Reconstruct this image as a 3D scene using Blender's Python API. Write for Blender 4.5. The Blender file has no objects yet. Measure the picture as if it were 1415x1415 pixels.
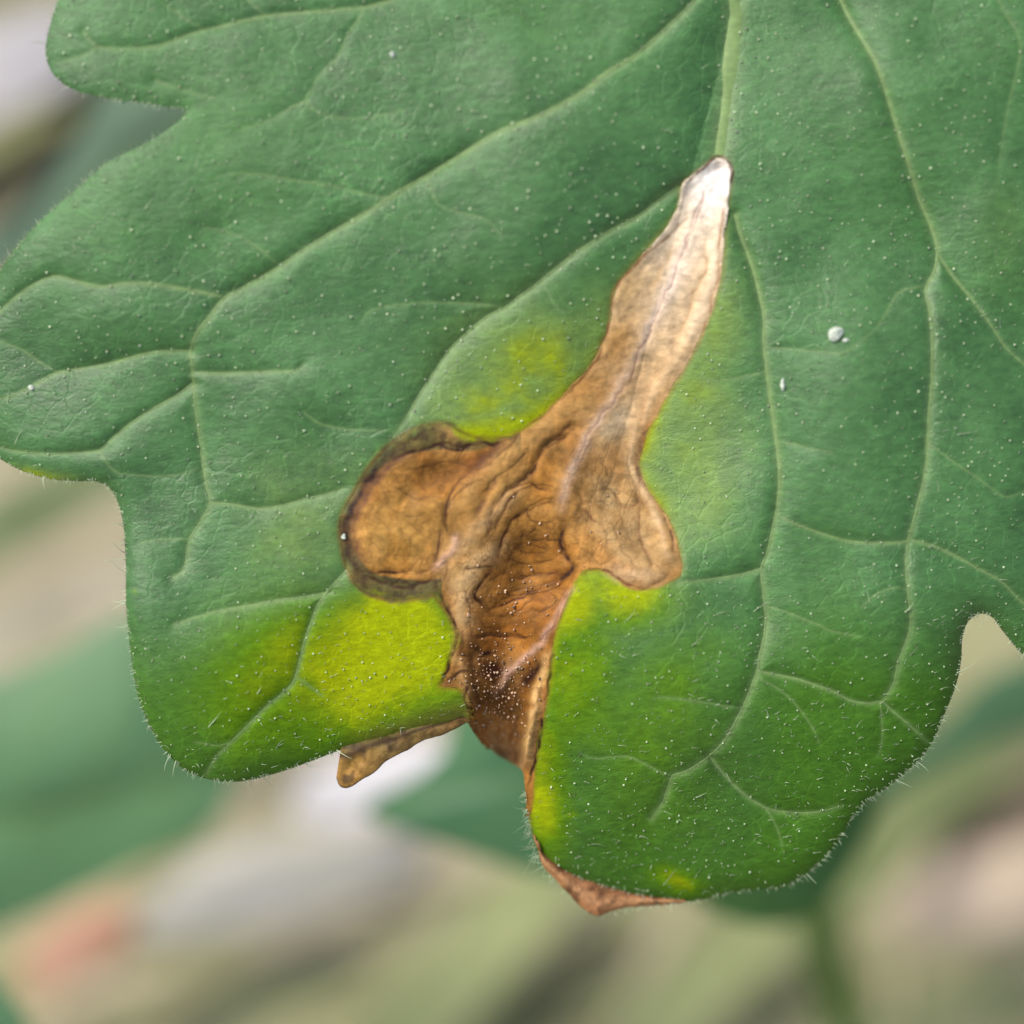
import bpy, bmesh, math, random
import numpy as np
from mathutils import Matrix, Vector

random.seed(7)
rng = np.random.default_rng(11)
scene = bpy.context.scene
COL = scene.collection
scene.unit_settings.system = 'METRIC'
scene.unit_settings.scale_length = 0.01            # one unit is one centimetre

# ------------------------------------------------------------------ camera, light, exposure
PITCH = math.radians(55)                            # the camera looks this far below the horizon
CAM_D = 11.8                                        # camera to leaf, cm
S = 5.0 / 1415.0                                    # cm on the leaf for one pixel of the photograph
U = Vector((1, 0, 0))
V = Vector((0, math.sin(PITCH), math.cos(PITCH)))
N = Vector((0, -math.cos(PITCH), math.sin(PITCH)))
LEAF_O = Vector((0, 0, 14.0))                       # leaf 14 cm above the ground
FRAME = Matrix(((U.x, V.x, N.x, LEAF_O.x), (U.y, V.y, N.y, LEAF_O.y), (U.z, V.z, N.z, LEAF_O.z), (0, 0, 0, 1)))

cam = bpy.data.cameras.new("camera")
cam_o = bpy.data.objects.new("camera", cam)
COL.objects.link(cam_o)
cam.sensor_width = 36.0
cam.lens = 36.0 * CAM_D / 5.0
cam.clip_start = 0.1
cam.clip_end = 20000
cam.dof.use_dof = True
cam.dof.focus_distance = CAM_D + 0.17
cam.dof.aperture_fstop = cam.lens / 1000.0 / 0.68   # 6.8 mm wide opening
cam.dof.aperture_blades = 0
cam_o.matrix_world = FRAME @ Matrix.Translation((0, 0, CAM_D))
scene.camera = cam_o

SUN_DIR = (N * 0.72 + V * 0.52 - U * 0.50).normalized()   # towards the bright part of the overcast sky
sun_el = math.asin(SUN_DIR.z)
sun_az = math.atan2(SUN_DIR.x, SUN_DIR.y)
world = bpy.data.worlds.new("World")
scene.world = world
world.use_nodes = True
nt = world.node_tree
nt.nodes.clear()
sky = nt.nodes.new("ShaderNodeTexSky")
sky.sky_type = 'NISHITA'
sky.sun_disc = False
sky.sun_elevation = sun_el
sky.sun_rotation = sun_az
sky.air_density = 1.0
sky.dust_density = 4.0
sky.ozone_density = 1.0
bg = nt.nodes.new("ShaderNodeBackground")
bg.inputs["Strength"].default_value = 0.075
wo = nt.nodes.new("ShaderNodeOutputWorld")
nt.links.new(sky.outputs[0], bg.inputs[0])
nt.links.new(bg.outputs[0], wo.inputs[0])

sun = bpy.data.lights.new("sun", 'SUN')
sun.energy = 1.5
sun.angle = math.radians(24)
sun.color = (1.0, 0.95, 0.87)
sun_o = bpy.data.objects.new("sun", sun)
COL.objects.link(sun_o)
sun_o.rotation_euler = SUN_DIR.to_track_quat('Z', 'Y').to_euler()
sun_o.location = LEAF_O + SUN_DIR * 60

scene.view_settings.view_transform = 'Standard'
scene.view_settings.look = 'None'
scene.view_settings.gamma = 1.0
scene.view_settings.use_curve_mapping = False
scene.view_settings.exposure = 1.18
scene.render.engine = 'CYCLES'
scene.cycles.use_denoising = True
scene.cycles.max_bounces = 6
scene.cycles.diffuse_bounces = 3
scene.cycles.glossy_bounces = 2

# ------------------------------------------------------------------ helpers: objects
def tag(o, label=None, cat=None, group=None, kind=None):
    if label: o["label"] = label
    if cat: o["category"] = cat
    if group: o["group"] = group
    if kind: o["kind"] = kind
    return o

def link(name, me, mat=None, parent=None, matrix=None):
    o = bpy.data.objects.new(name, me)
    COL.objects.link(o)
    if mat is not None:
        me.materials.append(mat)
    if parent is not None:
        o.parent = parent
    if matrix is not None:
        o.matrix_world = matrix
    return o

def empty(name, matrix):
    o = bpy.data.objects.new(name, None)
    COL.objects.link(o)
    o.empty_display_size = 0.3
    o.matrix_world = matrix
    return o

def mesh_np(name, co, faces, cols=None, rough=None, smooth=True, alpha=None, gloss=None):
    """co (n,3) float, faces (m,k) int with k = 3 or 4"""
    me = bpy.data.meshes.new(name)
    co = np.ascontiguousarray(co, dtype=np.float32)
    faces = np.ascontiguousarray(faces, dtype=np.int32)
    m, k = faces.shape
    me.vertices.add(len(co))
    me.vertices.foreach_set("co", co.ravel())
    me.loops.add(m * k)
    me.loops.foreach_set("vertex_index", faces.ravel())
    me.polygons.add(m)
    me.polygons.foreach_set("loop_start", np.arange(0, m * k, k, dtype=np.int32))
    me.polygons.foreach_set("use_smooth", np.full(m, smooth))
    me.update(calc_edges=True)
    if cols is not None:
        a = me.attributes.new("Col", 'FLOAT_COLOR', 'POINT')
        c = np.ones((len(co), 4), np.float32)
        c[:, :3] = cols
        if alpha is not None: c[:, 3] = alpha
        a.data.foreach_set("color", c.ravel())
    if rough is not None:
        a = me.attributes.new("Rough", 'FLOAT', 'POINT')
        a.data.foreach_set("value", np.ascontiguousarray(rough, dtype=np.float32))
    if cols is not None:
        a = me.attributes.new("Gloss", 'FLOAT', 'POINT')
        a.data.foreach_set("value", np.ascontiguousarray(gloss if gloss is not None else np.full(len(co), 0.3), dtype=np.float32))
    me.validate()
    return me

# ------------------------------------------------------------------ helpers: numbers
def sp(pts, closed=False, step=6.0):
    """Catmull-Rom through the points"""
    P = [np.array(p, float) for p in pts]
    n = len(P)
    out = []
    rngi = range(n if closed else n - 1)
    for i in rngi:
        p1, p2 = P[i], P[(i + 1) % n]
        p0 = P[i - 1] if (closed or i > 0) else p1
        p3 = P[(i + 2) % n] if (closed or i + 2 < n) else p2
        k = max(1, int(np.hypot(*(p2 - p1)[:2]) / step))
        for j in range(k):
            t = j / k
            out.append(0.5 * ((2 * p1) + (-p0 + p2) * t + (2 * p0 - 5 * p1 + 4 * p2 - p3) * t * t + (-p0 + 3 * p1 - 3 * p2 + p3) * t ** 3))
    if not closed:
        out.append(P[-1])
    return np.array(out)

def value_noise(X, Y, wave, seed, wy=None):
    """smooth noise in -1..1 with the given wavelength"""
    r = np.random.default_rng(seed)
    L = r.uniform(-1, 1, (256, 256))
    gx = X / wave + 64.37
    gy = Y / (wy or wave) + 71.13
    ix = np.floor(gx).astype(int); iy = np.floor(gy).astype(int)
    fx = gx - ix; fy = gy - iy
    fx = fx * fx * fx * (fx * (fx * 6 - 15) + 10); fy = fy * fy * fy * (fy * (fy * 6 - 15) + 10)
    a = L[iy & 255, ix & 255]; b = L[iy & 255, (ix + 1) & 255]
    c = L[(iy + 1) & 255, ix & 255]; d = L[(iy + 1) & 255, (ix + 1) & 255]
    return (a * (1 - fx) + b * fx) * (1 - fy) + (c * (1 - fx) + d * fx) * fy

def fbm(X, Y, wave, seed, octv=4, wy=None):
    s = 0; a = 1.0; t = 0
    for i in range(octv):
        s = s + a * value_noise(X, Y, wave / 2 ** i, seed + i * 17, (wy / 2 ** i) if wy else None)
        t += a; a *= 0.5
    return s / t * 1.6

def inside(X, Y, poly):
    r = np.zeros(X.shape, bool)
    n = len(poly)
    for i in range(n):
        x1, y1 = poly[i]; x2, y2 = poly[(i + 1) % n]
        if y1 == y2: continue
        c = ((y1 > Y) != (y2 > Y))
        if not c.any(): continue
        r ^= c & (X < (x2 - x1) * (Y - y1) / (y2 - y1) + x1)
    return r

def seg_dist(X, Y, pts, reach, closed=False, nearest=False, along=False):
    """distance to a polyline, computed only within reach (inf elsewhere)"""
    D = np.full(X.shape, 1e9)
    NX = np.zeros(X.shape) if nearest else None
    NY = np.zeros(X.shape) if nearest else None
    T = np.zeros(X.shape) if along else None
    pts = np.asarray(pts)[:, :2]
    n = len(pts)
    xs, ys = X[0], Y[:, 0]
    m = n if closed else n - 1
    for i in range(m):
        p, q = pts[i], pts[(i + 1) % n]
        lo = np.minimum(p, q) - reach; hi = np.maximum(p, q) + reach
        j0, j1 = np.searchsorted(xs, lo[0]), np.searchsorted(xs, hi[0])
        i0, i1 = np.searchsorted(ys, lo[1]), np.searchsorted(ys, hi[1])
        if j1 <= j0 or i1 <= i0: continue
        x = X[i0:i1, j0:j1]; y = Y[i0:i1, j0:j1]
        d = q - p
        L = d @ d
        t = np.clip(((x - p[0]) * d[0] + (y - p[1]) * d[1]) / max(L, 1e-9), 0, 1)
        qx = p[0] + t * d[0]; qy = p[1] + t * d[1]
        dist = np.hypot(x - qx, y - qy)
        sub = D[i0:i1, j0:j1]
        k = dist < sub
        sub[k] = dist[k]
        if nearest:
            NX[i0:i1, j0:j1][k] = qx[k]; NY[i0:i1, j0:j1][k] = qy[k]
        if along:
            T[i0:i1, j0:j1][k] = ((i + t) / m)[k]
    if nearest: return D, NX, NY
    if along: return D, T
    return D

def smooth01(t):
    t = np.clip(t, 0, 1)
    return t * t * (3 - 2 * t)

# ------------------------------------------------------------------ helpers: materials
def new_mat(name):
    m = bpy.data.materials.new(name)
    m.use_nodes = True
    t = m.node_tree
    t.nodes.clear()
    return m, t, t.nodes.new, t.links.new

def tissue_material(name, bump=0.35, translucent=0.12, crack=False, spec=0.65, net=False):
    """leaf tissue: pigment map of the blade times fine cell mottling, fine relief, a little light coming through"""
    m, t, nn, lk = new_mat(name)
    out = nn("ShaderNodeOutputMaterial")
    at = nn("ShaderNodeAttribute"); at.attribute_name = "Col"
    ar = nn("ShaderNodeAttribute"); ar.attribute_name = "Rough"
    tc = nn("ShaderNodeTexCoord")
    mp = nn("ShaderNodeMapping"); mp.inputs["Scale"].default_value = (1.0, 1.9, 1.0)
    mp.inputs["Rotation"].default_value = (0, 0, math.radians(-12))
    lk(tc.outputs["Object"], mp.inputs[0])
    n1 = nn("ShaderNodeTexNoise"); n1.inputs["Scale"].default_value = 16; n1.inputs["Detail"].default_value = 5; n1.inputs["Roughness"].default_value = 0.65
    lk(mp.outputs[0], n1.inputs["Vector"])
    n2 = nn("ShaderNodeTexNoise"); n2.inputs["Scale"].default_value = 70; n2.inputs["Detail"].default_value = 3
    lk(mp.outputs[0], n2.inputs["Vector"])
    mr = nn("ShaderNodeMapRange"); mr.inputs[1].default_value = 0.3; mr.inputs[2].default_value = 0.7; mr.inputs[3].default_value = 0.78; mr.inputs[4].default_value = 1.22
    lk(n1.outputs[0], mr.inputs[0])
    mul = nn("ShaderNodeVectorMath"); mul.operation = 'SCALE'
    lk(at.outputs["Color"], mul.inputs[0]); lk(mr.outputs[0], mul.inputs["Scale"])
    col = mul.outputs[0]
    height = nn("ShaderNodeMath"); height.operation = 'MULTIPLY_ADD'
    lk(n2.outputs[0], height.inputs[0]); height.inputs[1].default_value = 0.35; lk(n1.outputs[0], height.inputs[2])
    hout = height.outputs[0]
    if net:
        nz0 = nn("ShaderNodeTexNoise"); nz0.inputs["Scale"].default_value = 6; nz0.inputs["Detail"].default_value = 2
        lk(tc.outputs["Object"], nz0.inputs["Vector"])
        ad0 = nn("ShaderNodeMixRGB"); ad0.blend_type = 'ADD'; ad0.inputs[0].default_value = 0.12
        lk(tc.outputs["Object"], ad0.inputs[1]); lk(nz0.outputs["Color"], ad0.inputs[2])
        v0 = nn("ShaderNodeTexVoronoi"); v0.feature = 'DISTANCE_TO_EDGE'; v0.inputs["Scale"].default_value = 9.0
        lk(ad0.outputs[0], v0.inputs["Vector"])
        e0 = nn("ShaderNodeMapRange"); e0.inputs[1].default_value = 0.0; e0.inputs[2].default_value = 0.07; e0.inputs[3].default_value = 1.0; e0.inputs[4].default_value = 0.0
        lk(v0.outputs["Distance"], e0.inputs[0])
        nm0 = nn("ShaderNodeTexNoise"); nm0.inputs["Scale"].default_value = 1.6; lk(tc.outputs["Object"], nm0.inputs["Vector"])
        m0 = nn("ShaderNodeMapRange"); m0.inputs[1].default_value = 0.4; m0.inputs[2].default_value = 0.65; m0.inputs[3].default_value = 0.0; m0.inputs[4].default_value = 0.30
        lk(nm0.outputs[0], m0.inputs[0])
        mm0 = nn("ShaderNodeMath"); mm0.operation = 'MULTIPLY'; lk(e0.outputs[0], mm0.inputs[0]); lk(m0.outputs[0], mm0.inputs[1])
        b0 = nn("ShaderNodeVectorMath"); b0.operation = 'SCALE'; lk(col, b0.inputs[0]); b0.inputs["Scale"].default_value = 1.7
        x0 = nn("ShaderNodeMixRGB"); lk(mm0.outputs[0], x0.inputs[0]); lk(col, x0.inputs[1]); lk(b0.outputs[0], x0.inputs[2]); col = x0.outputs[0]
        h0 = nn("ShaderNodeMath"); h0.operation = 'MULTIPLY_ADD'; lk(mm0.outputs[0], h0.inputs[0]); h0.inputs[1].default_value = -0.9; lk(hout, h0.inputs[2]); hout = h0.outputs[0]
    if crack:
        nz = nn("ShaderNodeTexNoise"); nz.inputs["Scale"].default_value = 5; nz.inputs["Detail"].default_value = 4
        lk(tc.outputs["Object"], nz.inputs["Vector"])
        ad = nn("ShaderNodeMixRGB"); ad.blend_type = 'ADD'; ad.inputs[0].default_value = 0.6
        lk(tc.outputs["Object"], ad.inputs[1]); lk(nz.outputs["Color"], ad.inputs[2])
        vo = nn("ShaderNodeTexVoronoi"); vo.feature = 'DISTANCE_TO_EDGE'; vo.inputs["Scale"].default_value = 6.5
        lk(ad.outputs[0], vo.inputs["Vector"])
        cr = nn("ShaderNodeMapRange"); cr.inputs[1].default_value = 0.0; cr.inputs[2].default_value = 0.05; cr.inputs[3].default_value = 1.0; cr.inputs[4].default_value = 0.0
        lk(vo.outputs["Distance"], cr.inputs[0])
        nm = nn("ShaderNodeTexNoise"); nm.inputs["Scale"].default_value = 3.0; lk(tc.outputs["Object"], nm.inputs["Vector"])
        ms = nn("ShaderNodeMapRange"); ms.inputs[1].default_value = 0.36; ms.inputs[2].default_value = 0.58; ms.inputs[3].default_value = 0.22; ms.inputs[4].default_value = 0.60
        lk(nm.outputs[0], ms.inputs[0])
        vo2 = nn("ShaderNodeTexVoronoi"); vo2.feature = 'DISTANCE_TO_EDGE'; vo2.inputs["Scale"].default_value = 15
        lk(ad.outputs[0], vo2.inputs["Vector"])
        cr2 = nn("ShaderNodeMapRange"); cr2.inputs[1].default_value = 0.0; cr2.inputs[2].default_value = 0.06; cr2.inputs[3].default_value = 0.5; cr2.inputs[4].default_value = 0.0
        lk(vo2.outputs["Distance"], cr2.inputs[0])
        cmx = nn("ShaderNodeMath"); cmx.operation = 'MAXIMUM'; lk(cr.outputs[0], cmx.inputs[0]); lk(cr2.outputs[0], cmx.inputs[1])
        mm = nn("ShaderNodeMath"); mm.operation = 'MULTIPLY'; lk(cmx.outputs[0], mm.inputs[0]); lk(ms.outputs[0], mm.inputs[1])
        ma = nn("ShaderNodeMath"); ma.operation = 'MULTIPLY'; lk(mm.outputs[0], ma.inputs[0]); lk(at.outputs["Alpha"], ma.inputs[1]); mm = ma
        mx = nn("ShaderNodeMixRGB"); lk(mm.outputs[0], mx.inputs[0]); lk(col, mx.inputs[1]); mx.inputs[2].default_value = (0.09, 0.032, 0.012, 1)
        col = mx.outputs[0]
        h2 = nn("ShaderNodeMath"); h2.operation = 'MULTIPLY_ADD'
        lk(mm.outputs[0], h2.inputs[0]); h2.inputs[1].default_value = -0.5; lk(hout, h2.inputs[2]); hout = h2.outputs[0]
    bp = nn("ShaderNodeBump"); bp.inputs["Strength"].default_value = bump; bp.inputs["Distance"].default_value = 0.02
    lk(hout, bp.inputs["Height"])
    bs = nn("ShaderNodeBsdfPrincipled")
    lk(col, bs.inputs["Base Color"]); lk(ar.outputs["Fac"], bs.inputs["Roughness"]); lk(bp.outputs[0], bs.inputs["Normal"])
    ag = nn("ShaderNodeAttribute"); ag.attribute_name = "Gloss"; lk(ag.outputs["Fac"], bs.inputs["Specular IOR Level"])
    tr = nn("ShaderNodeBsdfTranslucent"); lk(col, tr.inputs[0]); lk(bp.outputs[0], tr.inputs["Normal"])
    mixs = nn("ShaderNodeMixShader"); mixs.inputs[0].default_value = translucent
    lk(bs.outputs[0], mixs.inputs[1]); lk(tr.outputs[0], mixs.inputs[2]); lk(mixs.outputs[0], out.inputs[0])
    return m

def simple_material(name, c1, c2, scale=3.0, rough=0.7, spec=0.3, stretch=(1, 1, 1), bump=0.0, detail=5, lo=0.35, hi=0.65):
    m, t, nn, lk = new_mat(name)
    out = nn("ShaderNodeOutputMaterial")
    tc = nn("ShaderNodeTexCoord"); mp = nn("ShaderNodeMapping"); mp.inputs["Scale"].default_value = stretch
    lk(tc.outputs["Object"], mp.inputs[0])
    n1 = nn("ShaderNodeTexNoise"); n1.inputs["Scale"].default_value = scale; n1.inputs["Detail"].default_value = detail
    lk(mp.outputs[0], n1.inputs["Vector"])
    mr = nn("ShaderNodeMapRange"); mr.inputs[1].default_value = lo; mr.inputs[2].default_value = hi
    lk(n1.outputs[0], mr.inputs[0])
    mx = nn("ShaderNodeMixRGB"); lk(mr.outputs[0], mx.inputs[0])
    mx.inputs[1].default_value = (*c1, 1); mx.inputs[2].default_value = (*c2, 1)
    bs = nn("ShaderNodeBsdfPrincipled"); lk(mx.outputs[0], bs.inputs["Base Color"])
    bs.inputs["Roughness"].default_value = rough; bs.inputs["Specular IOR Level"].default_value = spec
    if bump:
        bp = nn("ShaderNodeBump"); bp.inputs["Strength"].default_value = bump; bp.inputs["Distance"].default_value = 0.1
        lk(n1.outputs[0], bp.inputs["Height"]); lk(bp.outputs[0], bs.inputs["Normal"])
    lk(bs.outputs[0], out.inputs[0])
    return m

def at(px, py, depth=0.0):
    """leaf-frame point seen at that place of the photograph, depth cm behind the leaf"""
    k = S * (CAM_D + depth) / CAM_D
    return Vector(((px - 707.5) * k, (707.5 - py) * k, -depth))

# ------------------------------------------------------------------ the ground
def build_ground():
    xs = np.concatenate([[-4000, -1200, -400, -150, -70], np.linspace(-36, 36, 145), [70, 150, 400, 1200, 4000]])
    X, Y = np.meshgrid(xs, xs)
    fade = np.clip(1 - (np.hypot(X, Y) - 25) / 15, 0, 1)
    Z = (fbm(X, Y, 9, 5) * 0.5 + fbm(X, Y, 2.2, 9) * 0.22) * fade
    n = len(xs)
    idx = np.arange(n * n).reshape(n, n)
    F = np.stack([idx[:-1, :-1], idx[:-1, 1:], idx[1:, 1:], idx[1:, :-1]], -1).reshape(-1, 4)
    me = mesh_np("ground", np.stack([X, Y, Z], -1).reshape(-1, 3), F)
    m, t, nn, lk = new_mat("dry_soil_and_straw")
    out = nn("ShaderNodeOutputMaterial"); tc = nn("ShaderNodeTexCoord")
    mp = nn("ShaderNodeMapping"); mp.inputs["Rotation"].default_value = (0, 0, math.radians(-33)); mp.inputs["Scale"].default_value = (0.45, 1.5, 1)
    lk(tc.outputs["Object"], mp.inputs[0])
    n1 = nn("ShaderNodeTexNoise"); n1.inputs["Scale"].default_value = 0.33; n1.inputs["Detail"].default_value = 4
    lk(mp.outputs[0], n1.inputs[0])
    cr = nn("ShaderNodeValToRGB")
    e = cr.color_ramp.elements
    e[0].position = 0.33; e[0].color = (0.22, 0.21, 0.115, 1)
    e[1].position = 0.70; e[1].color = (0.46, 0.40, 0.29, 1)
    for p, c in ((0.45, (0.31, 0.32, 0.15, 1)), (0.54, (0.43, 0.39, 0.25, 1))):
        k = e.new(p); k.color = c
    lk(n1.outputs[0], cr.inputs[0])
    n2 = nn("ShaderNodeTexNoise"); n2.inputs["Scale"].default_value = 6; n2.inputs["Detail"].default_value = 6; lk(tc.outputs["Object"], n2.inputs[0])
    mr = nn("ShaderNodeMapRange"); mr.inputs[3].default_value = 0.42; mr.inputs[4].default_value = 1.05; lk(n2.outputs[0], mr.inputs[0])
    sc = nn("ShaderNodeVectorMath"); sc.operation = 'SCALE'; lk(cr.outputs[0], sc.inputs[0]); lk(mr.outputs[0], sc.inputs["Scale"])
    bs = nn("ShaderNodeBsdfPrincipled"); lk(sc.outputs[0], bs.inputs["Base Color"]); bs.inputs["Roughness"].default_value = 0.9
    bp = nn("ShaderNodeBump"); bp.inputs["Strength"].default_value = 0.6; lk(n2.outputs[0], bp.inputs["Height"]); lk(bp.outputs[0], bs.inputs["Normal"])
    lk(bs.outputs[0], out.inputs[0])
    o = link("ground", me, m)
    tag(o, "dry straw-coloured soil lying out of focus under the plant", "ground", kind="structure")
build_ground()

# ================================================================== THE LEAF
# ---- outline of the leaf, traced on the photograph and closed beyond the frame
OUT_PTS = [(80, 0), (68, 40), (63, 70), (68, 92), (82, 112), (110, 128), (150, 136), (200, 143), (240, 149), (258, 152), (250, 163), (233, 178),
 (205, 196), (170, 213), (140, 230), (118, 250), (80, 283), (45, 316), (15, 350), (-12, 392), (-55, 440), (-82, 500), (-72, 570), (-40, 612), (-5, 631), (20, 646),
 (45, 656), (75, 663), (110, 665), (132, 665), (150, 673), (161, 690), (168, 712), (172, 740), (174, 790), (174, 830), (178, 880), (183, 920), (190, 960),
 (205, 1000), (226, 1035), (250, 1060), (275, 1073), (310, 1080), (345, 1078), (390, 1066), (430, 1052), (470, 1037), (520, 1023), (570, 1010), (610, 1000), (640, 990),
 (648, 994), (657, 1008), (668, 1024), (684, 1041), (704, 1053), (721, 1064), (725, 1085), (727, 1110), (734, 1150), (746, 1180), (775, 1203), (805, 1216), (850, 1229),
 (900, 1240), (955, 1246), (1000, 1236), (1050, 1229), (1085, 1225), (1130, 1196), (1160, 1160), (1190, 1114), (1230, 1085), (1270, 1050), (1290, 1022), (1306, 985),
 (1320, 950), (1328, 915), (1330, 882), (1338, 859), (1355, 848), (1371, 853), (1384, 870), (1400, 890), (1415, 907), (1460, 955), (1520, 945), (1566, 870), (1590, 740),
 (1600, 600), (1590, 450), (1560, 300), (1520, 150), (1480, 20), (1420, -100), (1330, -180), (1200, -225), (1080, -240), (1018, -246), (940, -232), (800, -212), (600, -190),
 (400, -165), (250, -135), (150, -90), (100, -45)]
OUT = sp(OUT_PTS, closed=True, step=5)

# ---- veins: (rank, points); rank 0 midrib, 1 main, 2 branch, 3 faint
VEINS = [
 (1, [(1012, -120), (985, -40), (960, 0), (930, 30), (880, 75), (840, 100), (800, 130), (745, 160), (690, 182), (640, 212), (590, 242), (540, 272), (500, 298), (460, 320), (420, 345), (380, 372), (340, 395), (310, 412), (290, 437), (272, 460), (264, 485), (266, 510), (270, 560), (278, 620), (285, 670), (290, 695), (275, 725), (262, 745), (254, 785), (238, 797)]),
 (3, [(530, 272), (500, 267), (460, 257), (400, 248), (350, 240), (315, 240)]),
 (3, [(385, 366), (345, 334), (305, 318), (280, 315)]),
 (2, [(310, 411), (280, 404), (240, 397), (205, 392), (170, 392), (140, 396), (110, 390), (75, 382), (40, 397), (5, 425), (-40, 470)]),
 (2, [(264, 485), (240, 485), (205, 488), (160, 500), (120, 508), (80, 515), (50, 530), (20, 545), (-20, 558)]),
 (3, [(80, 515), (55, 500), (30, 483), (-10, 468)]),
 (2, [(266, 530), (245, 546), (210, 566), (180, 586), (155, 606), (137, 622), (100, 626), (60, 627), (20, 623), (-10, 615)]),
 (3, [(137, 622), (145, 636), (160, 652), (185, 656), (220, 658), (250, 655), (278, 645)]),
 (2, [(267, 515), (300, 516), (340, 515), (380, 513), (408, 512), (420, 503)]),
 (2, [(289, 695), (320, 697), (355, 703), (385, 700), (420, 690), (450, 683), (478, 674)]),
 (3, [(262, 745), (235, 745), (210, 747), (188, 752)]),
 (3, [(420, 570), (440, 584), (470, 592), (500, 594), (545, 596)]),
 (3, [(590, 243), (598, 270), (610, 285), (640, 295), (672, 304), (692, 327)]),
 (1, [(946, 254), (910, 277), (880, 300), (845, 318), (810, 340), (785, 358), (760, 378), (735, 398), (715, 412), (700, 424), (670, 440), (640, 465), (620, 485), (600, 515), (580, 545), (560, 580), (543, 604)]),
 (3, [(695, 425), (660, 420), (600, 418), (560, 420), (515, 428), (498, 446)]),
 (3, [(745, 390), (757, 402), (765, 420), (778, 432)]),
 (2, [(640, -60), (580, -20), (540, 0), (500, 10), (460, 14), (420, 17), (370, 22), (330, 30), (290, 40), (260, 48), (230, 60), (200, 66), (145, 66), (128, 60), (116, 44)]),
 (3, [(137, 66), (110, 78), (82, 86)]),
 (3, [(285, 41), (262, 30), (240, 15), (225, 5)]),
 (3, [(370, 22), (350, 8), (335, -10)]),
 (3, [(505, 10), (488, 36), (478, 52), (468, 76), (445, 100), (430, 125), (423, 140), (440, 156), (470, 163), (510, 162), (560, 152)]),
 (3, [(425, 138), (400, 150), (370, 166), (330, 180)]),
 (3, [(215, 111), (260, 126), (298, 136)]),
 (1, [(1118, -110), (1140, -50), (1155, -15), (1172, 22), (1195, 60), (1210, 87), (1225, 130), (1240, 180), (1255, 225), (1270, 275), (1285, 310), (1295, 345), (1292, 372), (1283, 390), (1279, 405), (1285, 430), (1288, 470), (1288, 520), (1284, 570), (1282, 610), (1279, 650), (1270, 690), (1262, 722), (1255, 748), (1252, 780), (1255, 820), (1258, 850), (1257, 872), (1248, 897), (1240, 920), (1234, 946), (1218, 970)]),
 (3, [(1284, 389), (1272, 396), (1258, 398), (1240, 406), (1226, 430), (1212, 452)]),
 (2, [(1294, 348), (1315, 380), (1340, 410), (1370, 450), (1390, 480), (1425, 512)]),
 (2, [(1255, 748), (1235, 750), (1200, 750), (1175, 748), (1150, 742), (1120, 732), (1095, 722), (1074, 712)]),
 (2, [(1257, 746), (1290, 755), (1320, 768), (1350, 785), (1380, 801), (1400, 820), (1430, 850)]),
 (3, [(1282, 610), (1300, 625), (1320, 640), (1350, 660), (1385, 685), (1405, 683), (1430, 670)]),
 (3, [(1253, 815), (1235, 812), (1210, 822), (1190, 838)]),
 (3, [(1340, -110), (1365, -40), (1375, -10), (1390, 20), (1405, 45), (1410, 70), (1402, 110), (1393, 150), (1386, 190), (1380, 230)]),
 (1, [(1016, 296), (1019, 310), (1025, 330), (1040, 370), (1050, 410), (1056, 440), (1056, 475), (1062, 530), (1068, 575), (1074, 620), (1077, 660), (1074, 700), (1068, 730), (1060, 765), (1052, 786), (1055, 820), (1058, 850), (1056, 880), (1050, 905), (1047, 925), (1041, 942), (1030, 970), (1015, 1000), (1000, 1025), (980, 1045), (950, 1065), (930, 1072), (924, 1086), (915, 1110), (900, 1130)]),
 (2, [(1053, 785), (1030, 792), (1000, 798), (970, 802), (938, 806)]),
 (2, [(1047, 927), (1070, 932), (1100, 938), (1125, 946), (1150, 955), (1175, 968), (1200, 972), (1218, 970), (1235, 984), (1260, 1005), (1280, 1024)]),
 (3, [(1216, 971), (1219, 1000), (1218, 1030), (1213, 1044)]),
 (3, [(1060, 838), (1085, 845), (1110, 855), (1130, 863), (1150, 872), (1190, 880)]),
 (3, [(1046, 936), (1080, 955), (1105, 980), (1125, 1010), (1132, 1028)]),
 (2, [(981, 1045), (1000, 1070), (1025, 1095), (1050, 1112), (1070, 1120), (1100, 1123), (1130, 1122), (1162, 1114)]),
 (3, [(1058, 1117), (1072, 1140), (1081, 1168)]),
 (3, [(1022, 978), (1005, 976), (970, 970), (930, 965), (908, 963)]),
 (3, [(930, 1072), (915, 1068), (880, 1050), (860, 1045), (820, 1048), (800, 1040)]),
 (3, [(1057, 480), (1090, 482), (1130, 486), (1160, 488), (1180, 478), (1212, 454)]),
 (3, [(1074, 610), (1095, 613), (1120, 620), (1150, 625)]),
 (3, [(1060, 513), (1020, 522), (985, 525), (968, 519)]),
 (2, [(482, 785), (455, 815), (440, 835), (430, 860), (420, 890), (410, 930), (400, 950), (370, 975), (345, 1000), (320, 1025), (300, 1045), (284, 1070)]),
 (2, [(456, 818), (420, 825), (380, 830), (340, 838), (300, 845), (265, 855), (240, 863)]),
 (3, [(408, 934), (422, 944), (446, 962)]),
 (3, [(321, 1025), (300, 1030), (268, 1025)]),
]
MIDRIB = [(1018, -246), (1018, -120), (1017, -40), (1016, 0), (1012, 60), (1006, 120), (1000, 170), (993, 222)]

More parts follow.
